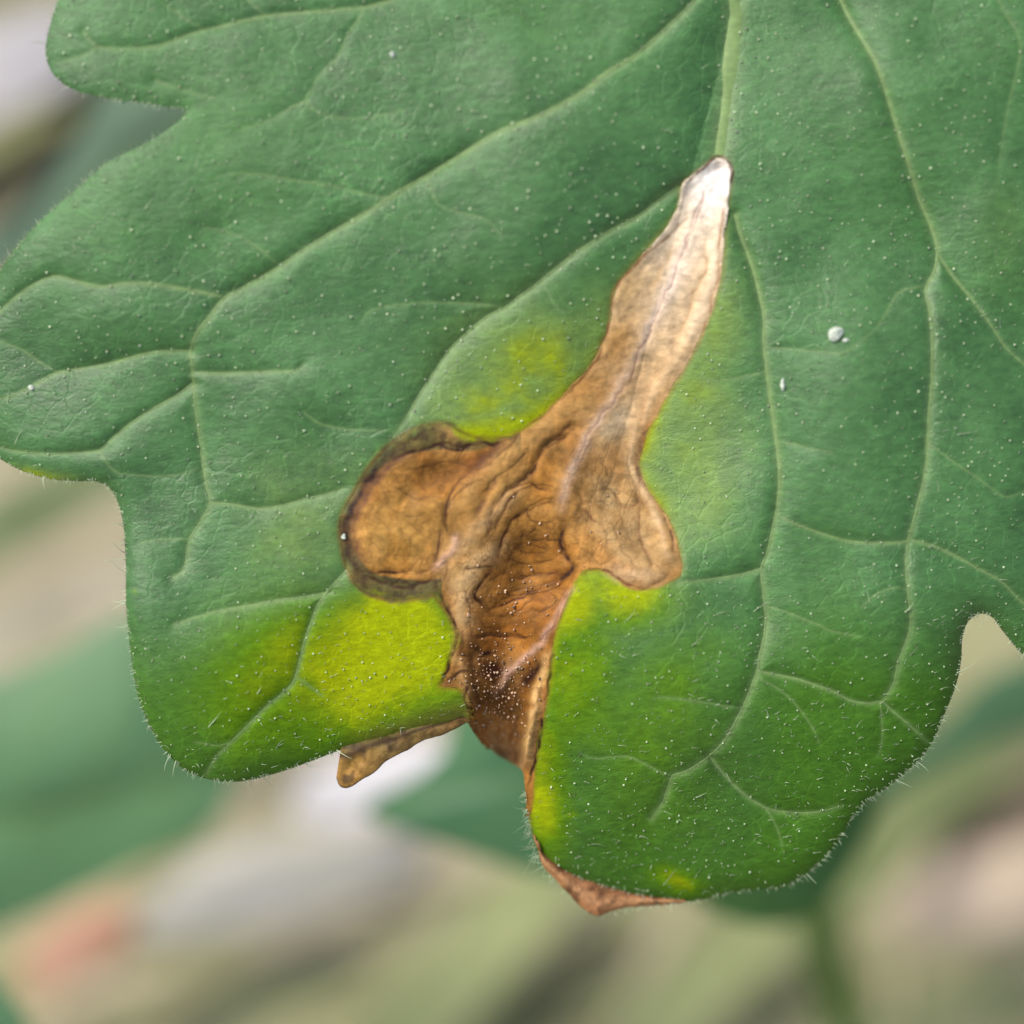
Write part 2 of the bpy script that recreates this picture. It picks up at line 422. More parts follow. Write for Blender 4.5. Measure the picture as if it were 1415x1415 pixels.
# ---- the dead patch
LES_PTS = [(990, 219), (1003, 222), (1010, 234), (1008, 262), (1001, 310), (998, 370), (986, 420), (966, 470), (946, 510), (921, 550), (901, 585), (890, 615), (884, 642), (890, 665),
 (905, 690), (922, 714), (933, 740), (941, 775), (936, 796), (912, 809), (882, 813), (860, 805), (845, 795), (830, 787), (812, 788), (800, 797), (789, 816), (775, 850), (766, 880),
 (762, 905), (758, 950), (748, 1010), (739, 1056), (737, 1090), (731, 1125), (727, 1150), (690, 1120), (640, 1080), (600, 1030), (645, 1000), (650, 982), (646, 965), (634, 952), (609, 948), (616, 934), (630, 897), (632, 876), (621, 850), (607, 830), (598, 822), (570, 827),
 (540, 828), (510, 820), (490, 802), (479, 780), (473, 755), (470, 730), (476, 705), (491, 679), (508, 651), (529, 625), (555, 604), (585, 590), (615, 586), (640, 600), (668, 607),
 (702, 603), (735, 590), (760, 565), (790, 535), (815, 505), (835, 470), (843, 440), (845, 415), (856, 390), (890, 350), (924, 311), (938, 285), (942, 257), (956, 243), (974, 229)]
LES = sp(LES_PTS, closed=True, step=4)
HALO = sp([(490, 683), (520, 655), (560, 632), (610, 624), (660, 625), (700, 610), (716, 640), (690, 700), (650, 770), (604, 797), (560, 797), (520, 789), (498, 768), (488, 735)], closed=True, step=4)   # inner, fully dried part of the left lobe

def c5(*p): return [(460 + x / 2.83, 450 + y / 2.83) for x, y in p]
def cL(*p): return [(440 + x / 4.717, 560 + y / 4.717) for x, y in p]
def cR(*p): return [(680 + x / 4.717, 560 + y / 4.717) for x, y in p]
def cB(*p): return [(560 + x / 4.717, 800 + y / 4.717) for x, y in p]
def cM(*p): return [(480 + x / 2.948, 580 + y / 2.948) for x, y in p]
def cT(*p): return [(800 + x / 4.717, 200 + y / 4.717) for x, y in p]

# ---- grid in photograph pixels; fine inside the frame, coarse beyond it
ST = 2.2; SF = 1.15
gx = np.concatenate([np.arange(-100, -8, 9.0), np.arange(-6, 462, ST), np.arange(462.5, 1014, SF), np.arange(1014.5, 1422, ST), np.arange(1428, 1612, 9.0)])
gy = np.concatenate([np.arange(-264, -8, 9.0), np.arange(-6, 212, ST), np.arange(212.5, 1066, SF), np.arange(1066.5, 1268, ST)])
X, Y = np.meshgrid(gx, gy)

WX = X + fbm(X, Y, 34, 301, 3) * 3.2            # slightly wandering coordinates for natural borders
WY = Y + fbm(X, Y, 34, 401, 3) * 3.2

ins = inside(X, Y, OUT)
dE, nEx, nEy = seg_dist(X, Y, OUT, 140, closed=True, nearest=True)
dE_in = np.where(ins, dE, 0)
lesin = inside(WX, WY, LES)
dLs = seg_dist(X, Y, LES, 260, closed=True)
dLs = np.where(dLs > 1e8, 400, dLs)
sL = np.where(lesin, -dLs, dLs)                 # signed distance to the dead patch
fringe = smooth01((705 - X) / 30) * smooth01((Y - 572) / 20) * smooth01((850 - Y) / 20) * smooth01((X - 452) / 30)
les = smooth01(0.5 - sL / (3.0 + 15 * fringe) + fringe * 0.35 * fbm(X, Y, 16, 353, 3))

# ---- height in pixels, towards the camera
def g2(cx, cy, rx, ry, ang=0.0, x=None, y=None):
    x = X if x is None else x; y = Y if y is None else y
    a = math.radians(ang); c, s = math.cos(a), math.sin(a)
    dx, dy = x - cx, y - cy
    p = (dx * c + dy * s) / rx; q = (-dx * s + dy * c) / ry
    return np.exp(-(p * p + q * q))

H = np.zeros(X.shape)
H += 46 * smooth01((780 - Y) / 700)                                  # the upper blade comes nearer
H -= 128 * np.clip((Y - 700) / 560, 0, 2) ** 2                       # lower lobes bend away
H -= 55 * np.clip((230 - X) / 300, 0, 2) ** 2                       # left margin bends away
H -= 45 * np.clip((X - 1150) / 400, 0, 2) ** 2
H += fbm(X, Y, 330, 21, 2) * 14 + fbm(X, Y, 120, 31, 2) * 3.5 + fbm(X, Y, 38, 41, 2) * 0.5
H -= 17 * np.exp(-dE_in / 15) * (1 - 0.6 * smooth01((500 - Y) / 300))  # rolled margin
H += 26 * g2(1180, 960, 150, 190) + 20 * g2(930, 990, 120, 150) + 18 * g2(330, 930, 110, 110) - 6 * g2(470, 900, 60, 120, 20)
H += 18 * g2(1170, 560, 90, 150) + 14 * g2(420, 560, 130, 90) + 12 * g2(760, 260, 160, 90, -30) + 14 * g2(170, 440, 120, 50) + 14 * g2(1370, 620, 90, 160)

GA = {0: 9, 1: 13.5, 2: 10.5, 3: 3.6}; GW = {0: 22, 1: 10.5, 2: 9, 3: 8}
VW = {0: 9.0, 1: 3.6, 2: 2.3, 3: 1.7}
G = np.zeros(X.shape); VC = np.zeros(X.shape); G_raw = np.full(X.shape, 9.0)      # G_raw: distance to the nearest vein
vein_polys = []
for k, (rank, pts) in enumerate([(0, MIDRIB)] + VEINS):
    P = sp(pts, step=5)
    vein_polys.append((rank, P))
    d, t = seg_dist(X, Y, P, 95, along=True)
    G_raw = np.minimum(G_raw, d / 11)
    taper = (1 - 0.45 * t) if rank == 1 else (1.0 if rank == 0 else 1 - 0.5 * t)
    wob = 0.85 + 0.55 * value_noise(X, Y, 80, 500 + k)
    G = np.maximum(G, GA[rank] * taper * wob * np.exp(-np.sqrt(d * d + 4) / GW[rank]))
    amp = {0: 0.9, 1: 0.85, 2: 0.75, 3: 0.42}[rank]
    soft = VW[rank] * (1.6 if rank < 3 else 1.5)
    VC = np.maximum(VC, amp * np.clip(taper + 0.15, 0, 1) * np.exp(-(d / soft) ** 2))
H -= G * (1 - les)

# ---- pigment (linear albedo)
def lerp(A, B, t):
    return A * (1 - t[..., None]) + np.asarray(B) * t[..., None]

f1 = fbm(X, Y, 260, 61, 3); f2 = fbm(X, Y, 60, 71, 3); f3 = fbm(X, Y, 14, 81, 2, wy=7)
C = np.empty(X.shape + (3,))
C[:] = (0.060, 0.168, 0.047)
C *= (1 + 0.12 * f1 + 0.12 * f2 + 0.07 * f3)[..., None]
fresh_low_sheen = np.clip(smooth01((Y - 760) / 240) * 0.8 + 0.25 * f1 + 0.10 * smooth01((X - 1000) / 200) * smooth01((Y - 100) / 500), 0, 1)
C = lerp(C, (0.052, 0.146, 0.010), fresh_low_sheen * 0.95)  # deeper green below; the lower lobes' weaker sky sheen is put into the colour
# yellowing round the dead patch
yel = np.zeros(X.shape)
YX = X + fbm(X, Y, 110, 611, 3) * 13; YY = Y + fbm(X, Y, 110, 633, 3) * 13
def gy2(cx, cy, rx, ry, ang=0): return g2(cx, cy, rx, ry, ang, YX, YY)
def ymax(a):
    global yel
    yel = np.maximum(yel, a)
near = np.exp(-np.clip(sL, 0, None) / 9.0)
wide = np.exp(-np.clip(sL, 0, None) / 26.0)
wide2 = np.exp(-np.clip(sL, 0, None) / 60.0)
nz = 1 + 0.25 * f2
ymax(0.45 * near * smooth01((Y - 240) / 80))
ymax(0.80 * wide * gy2(905, 640, 60, 110))
ymax(0.98 * wide * gy2(830, 830, 120, 70))
ymax(0.80 * wide2 * gy2(690, 570, 130, 60, -25) * nz)
ymax(0.92 * wide * gy2(720, 585, 120, 45, -25))
ymax(0.66 * gy2(670, 545, 80, 50, -20) * nz)
ymax(0.55 * wide2 * gy2(800, 490, 100, 130, -30))
ymax(0.50 * wide * gy2(990, 430, 40, 60))
ymax(0.40 * wide2 * gy2(940, 620, 60, 130))
ymax(1.1 * gy2(545, 890, 115, 95, -12) * (1 + 0.10 * f2))
ymax(1.0 * gy2(495, 945, 130, 95, -18) * (1 + 0.15 * f2))
ymax(0.55 * gy2(430, 980, 140, 70, -22) * nz)
ymax(0.45 * gy2(430, 880, 90, 90) * nz)
ymax(0.75 * wide * gy2(780, 900, 70, 120))
ymax(0.42 * wide2 * gy2(800, 940, 80, 200) * nz)
ymax(0.60 * gy2(748, 1090, 40, 130, 0) * nz)
ymax(0.30 * gy2(880, 1000, 150, 170) * nz)
ymax(0.58 * gy2(735, 520, 130, 110) * nz)
ymax(0.85 * np.exp(-np.clip(sL, 0, None) / 48) * gy2(725, 560, 130, 80, -35))
ymax(0.46 * gy2(955, 600, 75, 150) * nz)
ymax(0.80 * np.exp(-np.clip(sL, 0, None) / 34) * gy2(920, 630, 90, 130))
ymax(1.0 * np.exp(-np.clip(sL, 0, None) / 55) * gy2(690, 585, 120, 60, -25))
ymax(0.62 * gy2(722, 480, 68, 60) * (1 + 0.1 * f2))
ymax(0.55 * gy2(800, 920, 75, 130) * nz)
ymax(1.05 * gy2(535, 905, 150, 105, -14))
ymax(0.70 * gy2(440, 930, 150, 130, -14))
ymax(1.25 * np.exp(-np.clip(sL, 0, None) / 52) * gy2(835, 840, 105, 62))
ymax(0.55 * np.exp(-np.clip(sL, 0, None) / 40) * gy2(790, 960, 70, 200))
ymax(0.40 * gy2(985, 440, 60, 80) * nz)
ymax(0.75 * gy2(935, 1222, 42, 18, 8) * nz)
ymax(0.50 * gy2(786, 1127, 11, 9))
ymax(0.75 * gy2(62, 650, 45, 12, 12))
ymax(0.14 * gy2(1390, 325, 55, 80))
ymax(0.30 * gy2(181, 820, 5, 7))
ymax(0.28 * gy2(430, 720, 110, 120) * nz)
yel = np.clip(yel * 1.16 * (1 + 0.10 * f2 + 0.05 * f3), 0, 1) * (1 - 0.3 * VC) * (1 - 0.22 * np.exp(-np.clip(G_raw, 0, None)))
lowz = smooth01((Y - 740) / 160)
C = lerp(C, (0.155, 0.260, 0.045), smooth01(yel / 0.55) * (1 - lowz))  # upper yellowing stays bluer: sky sheen painted into the pigment
C = lerp(C, (0.098, 0.212, 0.005), smooth01(yel / 0.55) * lowz)
C = lerp(C, (0.310, 0.375, 0.002), smooth01((yel - 0.42) / 0.55))
C = lerp(C, (0.20, 0.30, 0.115), VC * 0.72 * (1 - 0.5 * yel))
C = lerp(C, (0.34, 0.42, 0.16), VC * 0.55 * yel)
# olive, drying lower margin of the left lobe
olive = smooth01((Y - (1026 - (X - 470) * 0.33) + 22) / 40) * smooth01((X - 440) / 80) * (X < 668)
C = lerp(C, (0.15, 0.155, 0.022), olive * 0.9)
C = lerp(C, (0.17, 0.085, 0.025), smooth01((Y - (1036 - (X - 470) * 0.25)) / 16) * (X > 480) * (X < 668))

# orange-brown border of the patch
bor = np.exp(-((sL - 1.5) / 3.2) ** 2) * (1 + 0.3 * f2)
C = lerp(C, (0.22, 0.11, 0.018), np.clip(bor * (0.30 + 0.35 * smooth01((Y - 560) / 80) * (X < 720)), 0, 1))

# dead tissue
T = np.empty(X.shape + (3,))
T[:] = (0.46, 0.245, 0.075)
def blob(col, a, cx, cy, rx, ry, ang=0):
    global T
    T = lerp(T, col, np.clip(a * g2(cx, cy, rx, ry, ang, WX, WY) * (1 + 0.2 * f2), 0, 1))
TAN = (0.66, 0.44, 0.21); PALE = (0.74, 0.57, 0.38); BLEACH_GLARE = (0.97, 0.94, 0.90); BROWN = (0.36, 0.165, 0.042); DEEP = (0.22, 0.085, 0.018); DARK = (0.045, 0.017, 0.008); PINK = (0.55, 0.36, 0.29)
T = lerp(T, PALE, smooth01((640 - WY) / 220) * 0.9)
T = lerp(T, (0.80, 0.68, 0.53), smooth01((400 - WY) / 90) * 0.8)
blob(BLEACH_GLARE, 1.0, 985, 255, 32, 40); blob((0.82, 0.70, 0.58), 0.8, 930, 390, 16, 60, 25)  # bleached tip, with its glare painted in as near-white
blob(TAN, 0.8, 865, 400, 22, 40, 30); blob((0.60, 0.36, 0.15), 0.9, 850, 470, 22, 50, 35)
blob((0.50, 0.27, 0.09), 0.85, 800, 545, 34, 60, 45); blob((0.80, 0.65, 0.46), 0.7, 850, 585, 26, 50, 35)
blob((0.58, 0.42, 0.23), 0.9, 865, 690, 50, 60, -20); blob((0.60, 0.44, 0.24), 0.9, 905, 760, 30, 50, -15); blob((0.52, 0.29, 0.10), 0.7, 815, 755, 26, 32)
blob((0.60, 0.40, 0.18), 0.8, 880, 660, 16, 60, -25)
blob((0.50, 0.29, 0.085), 0.8, 560, 710, 60, 55); blob((0.55, 0.34, 0.11), 0.7, 540, 750, 40, 35); blob((0.30, 0.15, 0.05), 0.7, 600, 655, 60, 22, -15)
blob((0.26, 0.12, 0.05), 0.8, 660, 640, 30, 18, -35)
blob(TAN, 0.75, 640, 810, 26, 60, -10); blob((0.60, 0.36, 0.14), 0.8, 660, 745, 24, 60, 30); blob((0.58, 0.34, 0.12), 0.8, 695, 665, 24, 45, 45)
blob((0.50, 0.26, 0.07), 0.8, 720, 740, 40, 50); blob((0.43, 0.20, 0.045), 0.9, 735, 780, 50, 46); blob((0.28, 0.11, 0.02), 0.75, 772, 805, 22, 22); blob((0.40, 0.175, 0.038), 0.9, 715, 850, 52, 42)
blob((0.40, 0.19, 0.055), 0.8, 640, 900, 22, 46); blob(BROWN, 0.9, 690, 890, 40, 18)
blob(DARK, 1.0, 680, 925, 26, 22); blob(DARK, 0.9, 732, 935, 12, 26, 20); blob((0.15, 0.06, 0.022), 0.9, 690, 968, 36, 24); blob((0.30, 0.14, 0.055), 0.85, 700, 1010, 40, 30); blob((0.33, 0.16, 0.05), 0.7, 728, 985, 12, 36)  # first two blobs paint the shade inside the hollows
blob((0.34, 0.19, 0.10), 0.95, 695, 1040, 60, 24)
T = T ** np.array([1.02, 1.07, 1.14]) * 0.95
T *= (1 - 0.10 * smooth01((Y - 300) / 60) - 0.08 * smooth01((Y - 540) / 120) - 0.12 * g2(880, 710, 80, 120))[..., None]
T *= np.clip(1 + (0.14 + 0.16 * smooth01((Y - 560) / 100)) * fbm(WX, WY, 30, 901, 3) + 0.18 * fbm(WX, WY, 9, 911, 3), 0.3, 2)[..., None]
T = lerp(T, T * np.array([1.0, 0.88, 0.70]), 0.8 * smooth01(fbm(WX, WY, 40, 931, 3) * 1.5) * smooth01((Y - 420) / 120))
# fine wandering wrinkles of the shrunken tissue
wm = smooth01((Y - 520) / 120)
AX = WX * 0.92 + WY * 0.39; AY = -WX * 0.39 + WY * 0.92      # across and along the patch
wr1 = np.exp(-(fbm(AX, AY, 46, 1201, 4, wy=150) / 0.045) ** 2) * (0.35 + 0.65 * smooth01(fbm(X, Y, 90, 1211, 2) + 0.4))
wr2 = np.exp(-(fbm(AX, AY, 22, 1221, 3, wy=70) / 0.06) ** 2) * smooth01(fbm(X, Y, 60, 1231, 2) * 1.4 + 0.25)
wrk = 0.7 * np.clip(wr1 * 0.62 + wr2 * 0.42, 0, 1) * (0.16 + 0.84 * wm)
T = lerp(T, (0.16, 0.065, 0.018), wrk * 0.62)
# half-dried olive rim outside the dried left lobe
hal = inside(WX, WY, HALO)
dH = seg_dist(WX[:, :] * 0 + X, Y, HALO, 60, closed=True)
sH = np.where(hal, -dH, dH)
rimz = smooth01(sH / 6) * (X < 720) * (Y > 575) * (Y < 835) * (X < 610 + (Y < 640) * 110)
T = lerp(T, (0.125, 0.105, 0.036), np.clip(rimz * (0.85 + 0.3 * f2), 0, 1))
T = lerp(T, (0.05, 0.032, 0.02), np.clip(rimz, 0, 1) * 0.65 * smooth01(fbm(X, Y, 11, 1501, 3) * 1.6))

# strokes: (points, width, colour, alpha, height, height width)
STROKES = [
 # folds and ridges (pale), then creases (dark)
 (cT((930, 110), (860, 300), (760, 480), (690, 640), (620, 830), (570, 960), (510, 1080), (430, 1250), (370, 1400)), 6, (0.78, 0.62, 0.52), 0.5, 6, 16),
 (c5((1180, 130), (1120, 230), (1050, 350), (980, 470), (940, 560), (910, 640), (890, 720)), 7, (0.70, 0.50, 0.36), 0.6, 8, 16),
 (cT((960, 250), (900, 500), (880, 760), (850, 900), (790, 1100), (690, 1300)), 7, (0.82, 0.66, 0.46), 0.6, 7, 10),
 (c5((1380, 60), (1320, 170), (1240, 290), (1180, 430), (1170, 540), (1220, 660), (1280, 780), (1310, 900)), 6, (0.70, 0.48, 0.26), 0.7, 8, 9),
 (c5((1010, 280), (900, 340), (790, 420), (690, 500), (620, 560), (540, 640), (480, 720)), 13, (0.54, 0.31, 0.10), 0.6, 12, 20),
 (c5((720, 640), (640, 720), (570, 790), (500, 870), (430, 930)), 11, (0.62, 0.39, 0.18), 0.6, 9, 16),
 (c5((490, 820), (460, 880), (400, 950)), 5, (0.58, 0.36, 0.27), 0.8, 6, 7),
 (c5((660, 860), (560, 930), (510, 1010), (500, 1100), (510, 1200)), 13, TAN, 0.65, 9, 16),
 (c5((1000, 760), (1080, 820), (1140, 900), (1230, 960)), 12, (0.62, 0.41, 0.18), 0.5, 6, 14),
 (c5((1080, 960), (1180, 980), (1260, 985)), 12, (0.68, 0.47, 0.26), 0.6, 6, 12),
 (cB((1100, 60), (1020, 170), (960, 280), (900, 400), (800, 480), (700, 580), (640, 680), (600, 740)), 5, (0.46, 0.27, 0.18), 0.9, 12, 7),
 (cB((940, 480), (890, 640), (850, 800), (830, 950), (810, 1080), (800, 1180)), 6.5, (0.60, 0.37, 0.14), 0.95, 20, 9),
 (cB((330, 360), (300, 470), (360, 560), (400, 680), (430, 800)), 7, (0.52, 0.30, 0.11), 0.6, 6, 8),
 # creases
 (cT((870, 220), (760, 430), (700, 620), (640, 790), (590, 920), (530, 1050), (460, 1220), (380, 1400)), 1.7, (0.30, 0.19, 0.14), 0.5, -1.5, 3),
 (c5((1240, 20), (1190, 110), (1165, 190), (1110, 280), (1050, 350), (1000, 430), (960, 500)), 1.8, (0.27, 0.15, 0.11), 0.55, -1.5, 3),
 (cT((820, 340), (740, 560), (690, 700)), 1.8, (0.40, 0.28, 0.22), 0.6, -2, 3),
 (cT((830, 620), (820, 800), (760, 960), (720, 1100), (660, 1200), (600, 1350)), 2.6, (0.44, 0.27, 0.13), 0.55, -3, 5),
 (cT((600, 680), (540, 800), (480, 920), (420, 1000)), 4, (0.52, 0.34, 0.17), 0.5, -3, 7),
 (c5((940, 405), (900, 435), (850, 460), (800, 510), (775, 570), (730, 610), (680, 650), (640, 700), (610, 770)), 2.6, (0.07, 0.028, 0.012), 0.85, -9, 6),
 (c5((800, 500), (830, 480), (870, 440), (940, 380)), 4, (0.10, 0.04, 0.015), 0.7, -5, 6),
 (c5((680, 440), (640, 465), (590, 462), (540, 470), (480, 492), (420, 470), (360, 480), (290, 500), (250, 520)), 2.6, (0.05, 0.022, 0.016), 0.9, -4, 5),
 (c5((660, 470), (620, 490), (580, 540), (560, 570)), 6, (0.10, 0.045, 0.03), 0.75, -6, 9),
 (c5((560, 560), (500, 600), (460, 660), (440, 720), (435, 770), (455, 805), (480, 822)), 2.2, (0.11, 0.045, 0.018), 0.85, -5, 5),
 (c5((640, 590), (610, 640), (590, 700), (560, 740)), 4, (0.22, 0.10, 0.05), 0.7, -4, 6),
 (c5((425, 800), (412, 870), (398, 940)), 2.0, (0.10, 0.042, 0.022), 0.8, -4, 5),
 (c5((100, 950), (150, 962), (220, 966), (300, 965), (390, 948)), 2.3, (0.055, 0.022, 0.015), 0.9, -4, 5),
 (c5((110, 975), (150, 990), (220, 1012), (290, 1022), (350, 1008), (395, 985)), 2.8, (0.06, 0.028, 0.016), 0.8, -4, 5),
 (c5((225, 480), (180, 545), (130, 615), (88, 685), (58, 755), (45, 820), (66, 910), (110, 968)), 8.0, (0.030, 0.016, 0.013), 0.95, -7, 9),
 (c5((300, 500), (230, 540), (160, 620), (110, 700), (85, 790), (90, 880), (120, 940)), 5.5, (0.10, 0.045, 0.030), 0.7, -3, 7),
 (c5((190, 490), (240, 440), (290, 400), (360, 372), (430, 372), (490, 400), (525, 425)), 3.4, (0.055, 0.045, 0.022), 0.65, -2, 4),
 (c5((80, 1000), (120, 1035), (190, 1060), (260, 1050), (330, 1030)), 4, (0.10, 0.085, 0.03), 0.6, -2, 5),
 (c5((395, 985), (405, 1035), (440, 1090), (468, 1150), (488, 1210), (465, 1290), (430, 1390)), 2.6, (0.06, 0.022, 0.01), 0.9, -5, 5),
 (c5((850, 690), (790, 705), (740, 735), (690, 785), (660, 840), (648, 900)), 2.2, (0.13, 0.05, 0.016), 0.8, -4, 6),
 (c5((905, 770), (885, 840), (905, 890), (935, 945), (900, 985), (840, 1020)), 3.6, (0.035, 0.013, 0.008), 0.9, -14, 8),
 (c5((890, 960), (820, 970), (720, 990)), 1.9, (0.09, 0.03, 0.01), 0.85, -3, 4),
 (c5((620, 955), (580, 1000), (555, 1040), (575, 1080), (605, 1115)), 2.4, (0.07, 0.025, 0.01), 0.85, -4, 5),
 (c5((690, 640), (760, 620), (830, 640)), 1.8, (0.12, 0.045, 0.016), 0.7, -3, 4),
 (c5((600, 840), (640, 770), (680, 700), (720, 640)), 2.0, (0.16, 0.065, 0.02), 0.7, -4, 5),
 (c5((840, 880), (760, 850), (700, 880)), 1.5, (0.14, 0.05, 0.014), 0.7, -2, 4),
 (c5((830, 1010), (740, 1060), (660, 1090), (600, 1110)), 1.8, (0.10, 0.035, 0.012), 0.8, -3, 4),
 (c5((760, 900), (735, 840), (760, 790)), 1.5, (0.15, 0.055, 0.016), 0.6, -2, 4),
 (c5((965, 640), (970, 690), (990, 735), (1025, 765)), 2.2, (0.20, 0.09, 0.03), 0.8, -5, 5),
 (c5((1060, 720), (1000, 700), (970, 720)), 2.0, (0.30, 0.15, 0.05), 0.6, -3, 4),
 (c5((1095, 645), (1125, 700), (1160, 710), (1195, 680)), 2.0, (0.26, 0.12, 0.05), 0.75, -3, 4),
 (c5((1195, 600), (1200, 700), (1195, 800), (1225, 900), (1250, 950), (1310, 980)), 2.4, (0.32, 0.17, 0.07), 0.75, -4, 6),
 (c5((1220, 300), (1190, 420), (1180, 520), (1200, 600)), 3.4, (0.40, 0.22, 0.08), 0.6, -4, 6),
 (c5((1000, 960), (1010, 900), (1040, 930), (1110, 900)), 2.2, (0.24, 0.11, 0.035), 0.6, -4, 6),
 (c5((985, 970), (1020, 945), (1070, 955), (1110, 985), (1180, 1022), (1260, 1010), (1320, 975)), 2.6, (0.14, 0.06, 0.02), 0.75, -3, 4),
 (c5((1330, 880), (1320, 800), (1290, 740)), 2.4, (0.10, 0.05, 0.03), 0.7, -2, 4),
 (c5((1225, 400), (1200, 480), (1192, 550), (1215, 620)), 3.2, (0.08, 0.045, 0.03), 0.75, -3, 4),
 (cT((880, 85), (770, 190), (700, 240)), 2.6, (0.10, 0.05, 0.03), 0.8, -2, 4),
 (cT((890, 88), (960, 92), (1000, 150), (1000, 250)), 2.4, (0.14, 0.08, 0.05), 0.7, -2, 4),
 (cT((700, 480), (580, 590), (440, 720), (320, 830), (230, 950), (210, 1080), (190, 1200), (110, 1350)), 2.2, (0.30, 0.14, 0.05), 0.75, -2, 4),
 (cT((960, 330), (935, 520), (910, 800), (880, 960), (840, 1150), (780, 1330)), 2.2, (0.34, 0.17, 0.07), 0.6, -2, 4),
 (c5((1060, 40), (1030, 130), (960, 220), (860, 310), (770, 390), (700, 450)), 2.2, (0.24, 0.11, 0.03), 0.7, -2, 4),
 (cB((420, 385), (500, 370), (620, 360), (720, 370), (830, 390)), 1.9, (0.08, 0.03, 0.012), 0.85, -4, 4),
 (cB((250, 670), (330, 620), (400, 590)), 1.8, (0.08, 0.03, 0.012), 0.8, -3, 4),
 (cB((440, 460), (500, 480), (580, 490)), 4, (0.03, 0.012, 0.007), 0.9, -7, 6),
 (cB((440, 470), (440, 600), (470, 740), (480, 860)), 4, (0.05, 0.02, 0.01), 0.8, -7, 7),
 (cB((880, 540), (830, 620), (780, 700)), 5, (0.022, 0.009, 0.006), 0.95, -10, 7),
 (cB((960, 480), (935, 640), (910, 780), (890, 930), (860, 1100), (830, 1250), (790, 1400)), 2.6, (0.05, 0.022, 0.010), 0.85, -3, 5),
 (cB((400, 690), (390, 760), (400, 850)), 2.4, (0.06, 0.025, 0.01), 0.8, -3, 4),
 (cB((1000, 200), (950, 330), (880, 400)), 1.8, (0.14, 0.07, 0.05), 0.7, -3, 4),
]

FINE = [cM(*p) for p in (
 [(930,40),(850,90),(800,130),(760,180),(720,240),(660,270),(630,330),(600,400),(560,470),(540,520)], [(640,95),(560,95),(480,110),(400,95),(320,120),(230,150)],
 [(560,240),(480,270),(420,330),(395,390),(400,440),(430,470)], [(395,440),(380,510),(365,590)], [(860,310),(780,330),(700,380),(650,440),(620,520)],
 [(640,360),(670,320),(720,275),(800,265),(850,290)], [(690,420),(720,480),(700,520),(660,560)], [(720,480),(790,490),(860,490)], [(770,430),(740,470),(720,480)],
 [(680,530),(760,545),(830,520)], [(640,470),(680,440),(700,400)], [(720,350),(740,400),(790,420),(850,400)], [(870,440),(880,500),(900,570),(920,600)],
 [(915,622),(860,628),(820,632),(720,640),(660,652)], [(920,612),(860,670),(800,700),(720,715),(640,730),(580,780)], [(640,620),(580,650),(530,680),(515,710),(560,750),(582,780)],
 [(640,710),(700,690),(780,680),(850,650)], [(510,880),(580,870),(660,870),(760,890)], [(820,700),(850,740),(800,770),(740,780)], [(600,800),(660,790),(720,760),(760,720)],
 [(540,800),(560,840),(640,850)], [(640,560),(700,580),(780,580),(850,560)], [(935,330),(945,380),(980,420)], [(980,400),(1040,440),(1060,500),(1040,560)],
 [(1080,290),(1110,340),(1180,350)], [(1190,330),(1190,420),(1200,520),(1260,600),(1310,630)], [(1060,400),(1100,480),(1140,560),(1200,610)], [(930,480),(960,530),(1000,560),(1000,600)],
 [(1110,340),(1120,420),(1150,490)], [(980,290),(1040,280),(1080,290)], [(1000,200),(1040,260),(1080,290)], [(180,260),(230,300),(290,320),(340,300)], [(150,330),(200,380),(280,390),(330,370)],
 [(260,420),(300,470),(360,490)], [(90,480),(150,540),(230,560),(300,540)], [(230,200),(330,190),(420,170),(520,200)], [(60,600),(150,618),(250,628),(340,610)], [(40,612),(120,658),(200,668),(330,642)],
 [(110,250),(180,210),(260,170)], [(90,380),(150,420),(180,480)], [(200,380),(210,440),(260,490),(240,560)], [(390,1080),(440,1050),(500,1010)], [(380,720),(410,760),(430,820),(445,880),(415,960),(385,1070)],
 [(530,540),(560,500),(600,450),(610,420)], [(470,610),(540,600),(600,590)], [(480,690),(500,760),(490,840)], [(500,210),(560,190),(640,120),(700,60)], [(540,300),(600,240),(680,180),(740,120)],
 [(1150,120),(1140,200),(1170,270),(1190,330)], [(1060,80),(1040,160),(1060,240)], [(980,80),(940,160),(900,240),(880,330)], [(1000,60),(965,140),(920,230)],
)]
LC = C * (1 - les[..., None]) + T * les[..., None]
reachm = smooth01((11 - sL) / 8)                # creases may run a little over the border
HL = -1.6 * wrk
brk = np.clip(0.82 + 0.55 * fbm(X, Y, 13, 717, 3), 0.1, 1.25)     # creases break up
for pts, w, col, a, dh, hw in STROKES:
    P = sp(pts, step=5)
    d, t = seg_dist(X, Y, P + np.stack([3.0 * value_noise(P[:, 0], P[:, 1], 11, 77), 3.0 * value_noise(P[:, 0], P[:, 1], 11, 78)], -1), max(w, hw) * 3.2 + 4, along=True)
    tp = 0.45 + 0.55 * smooth01(np.minimum(t, 1 - t) * 6)
    w, a = (w * 0.85, a * 1.15) if w < 3 else (w, a)
    LC = lerp(LC, col, np.clip(1.05 * a * tp * np.exp(-(d / w) ** 2) * (brk if w < 5 else 0.5 + 0.5 * brk), 0, 1) * reachm)
    HL += 0.42 * dh * tp * np.exp(-(d / hw) ** 2)
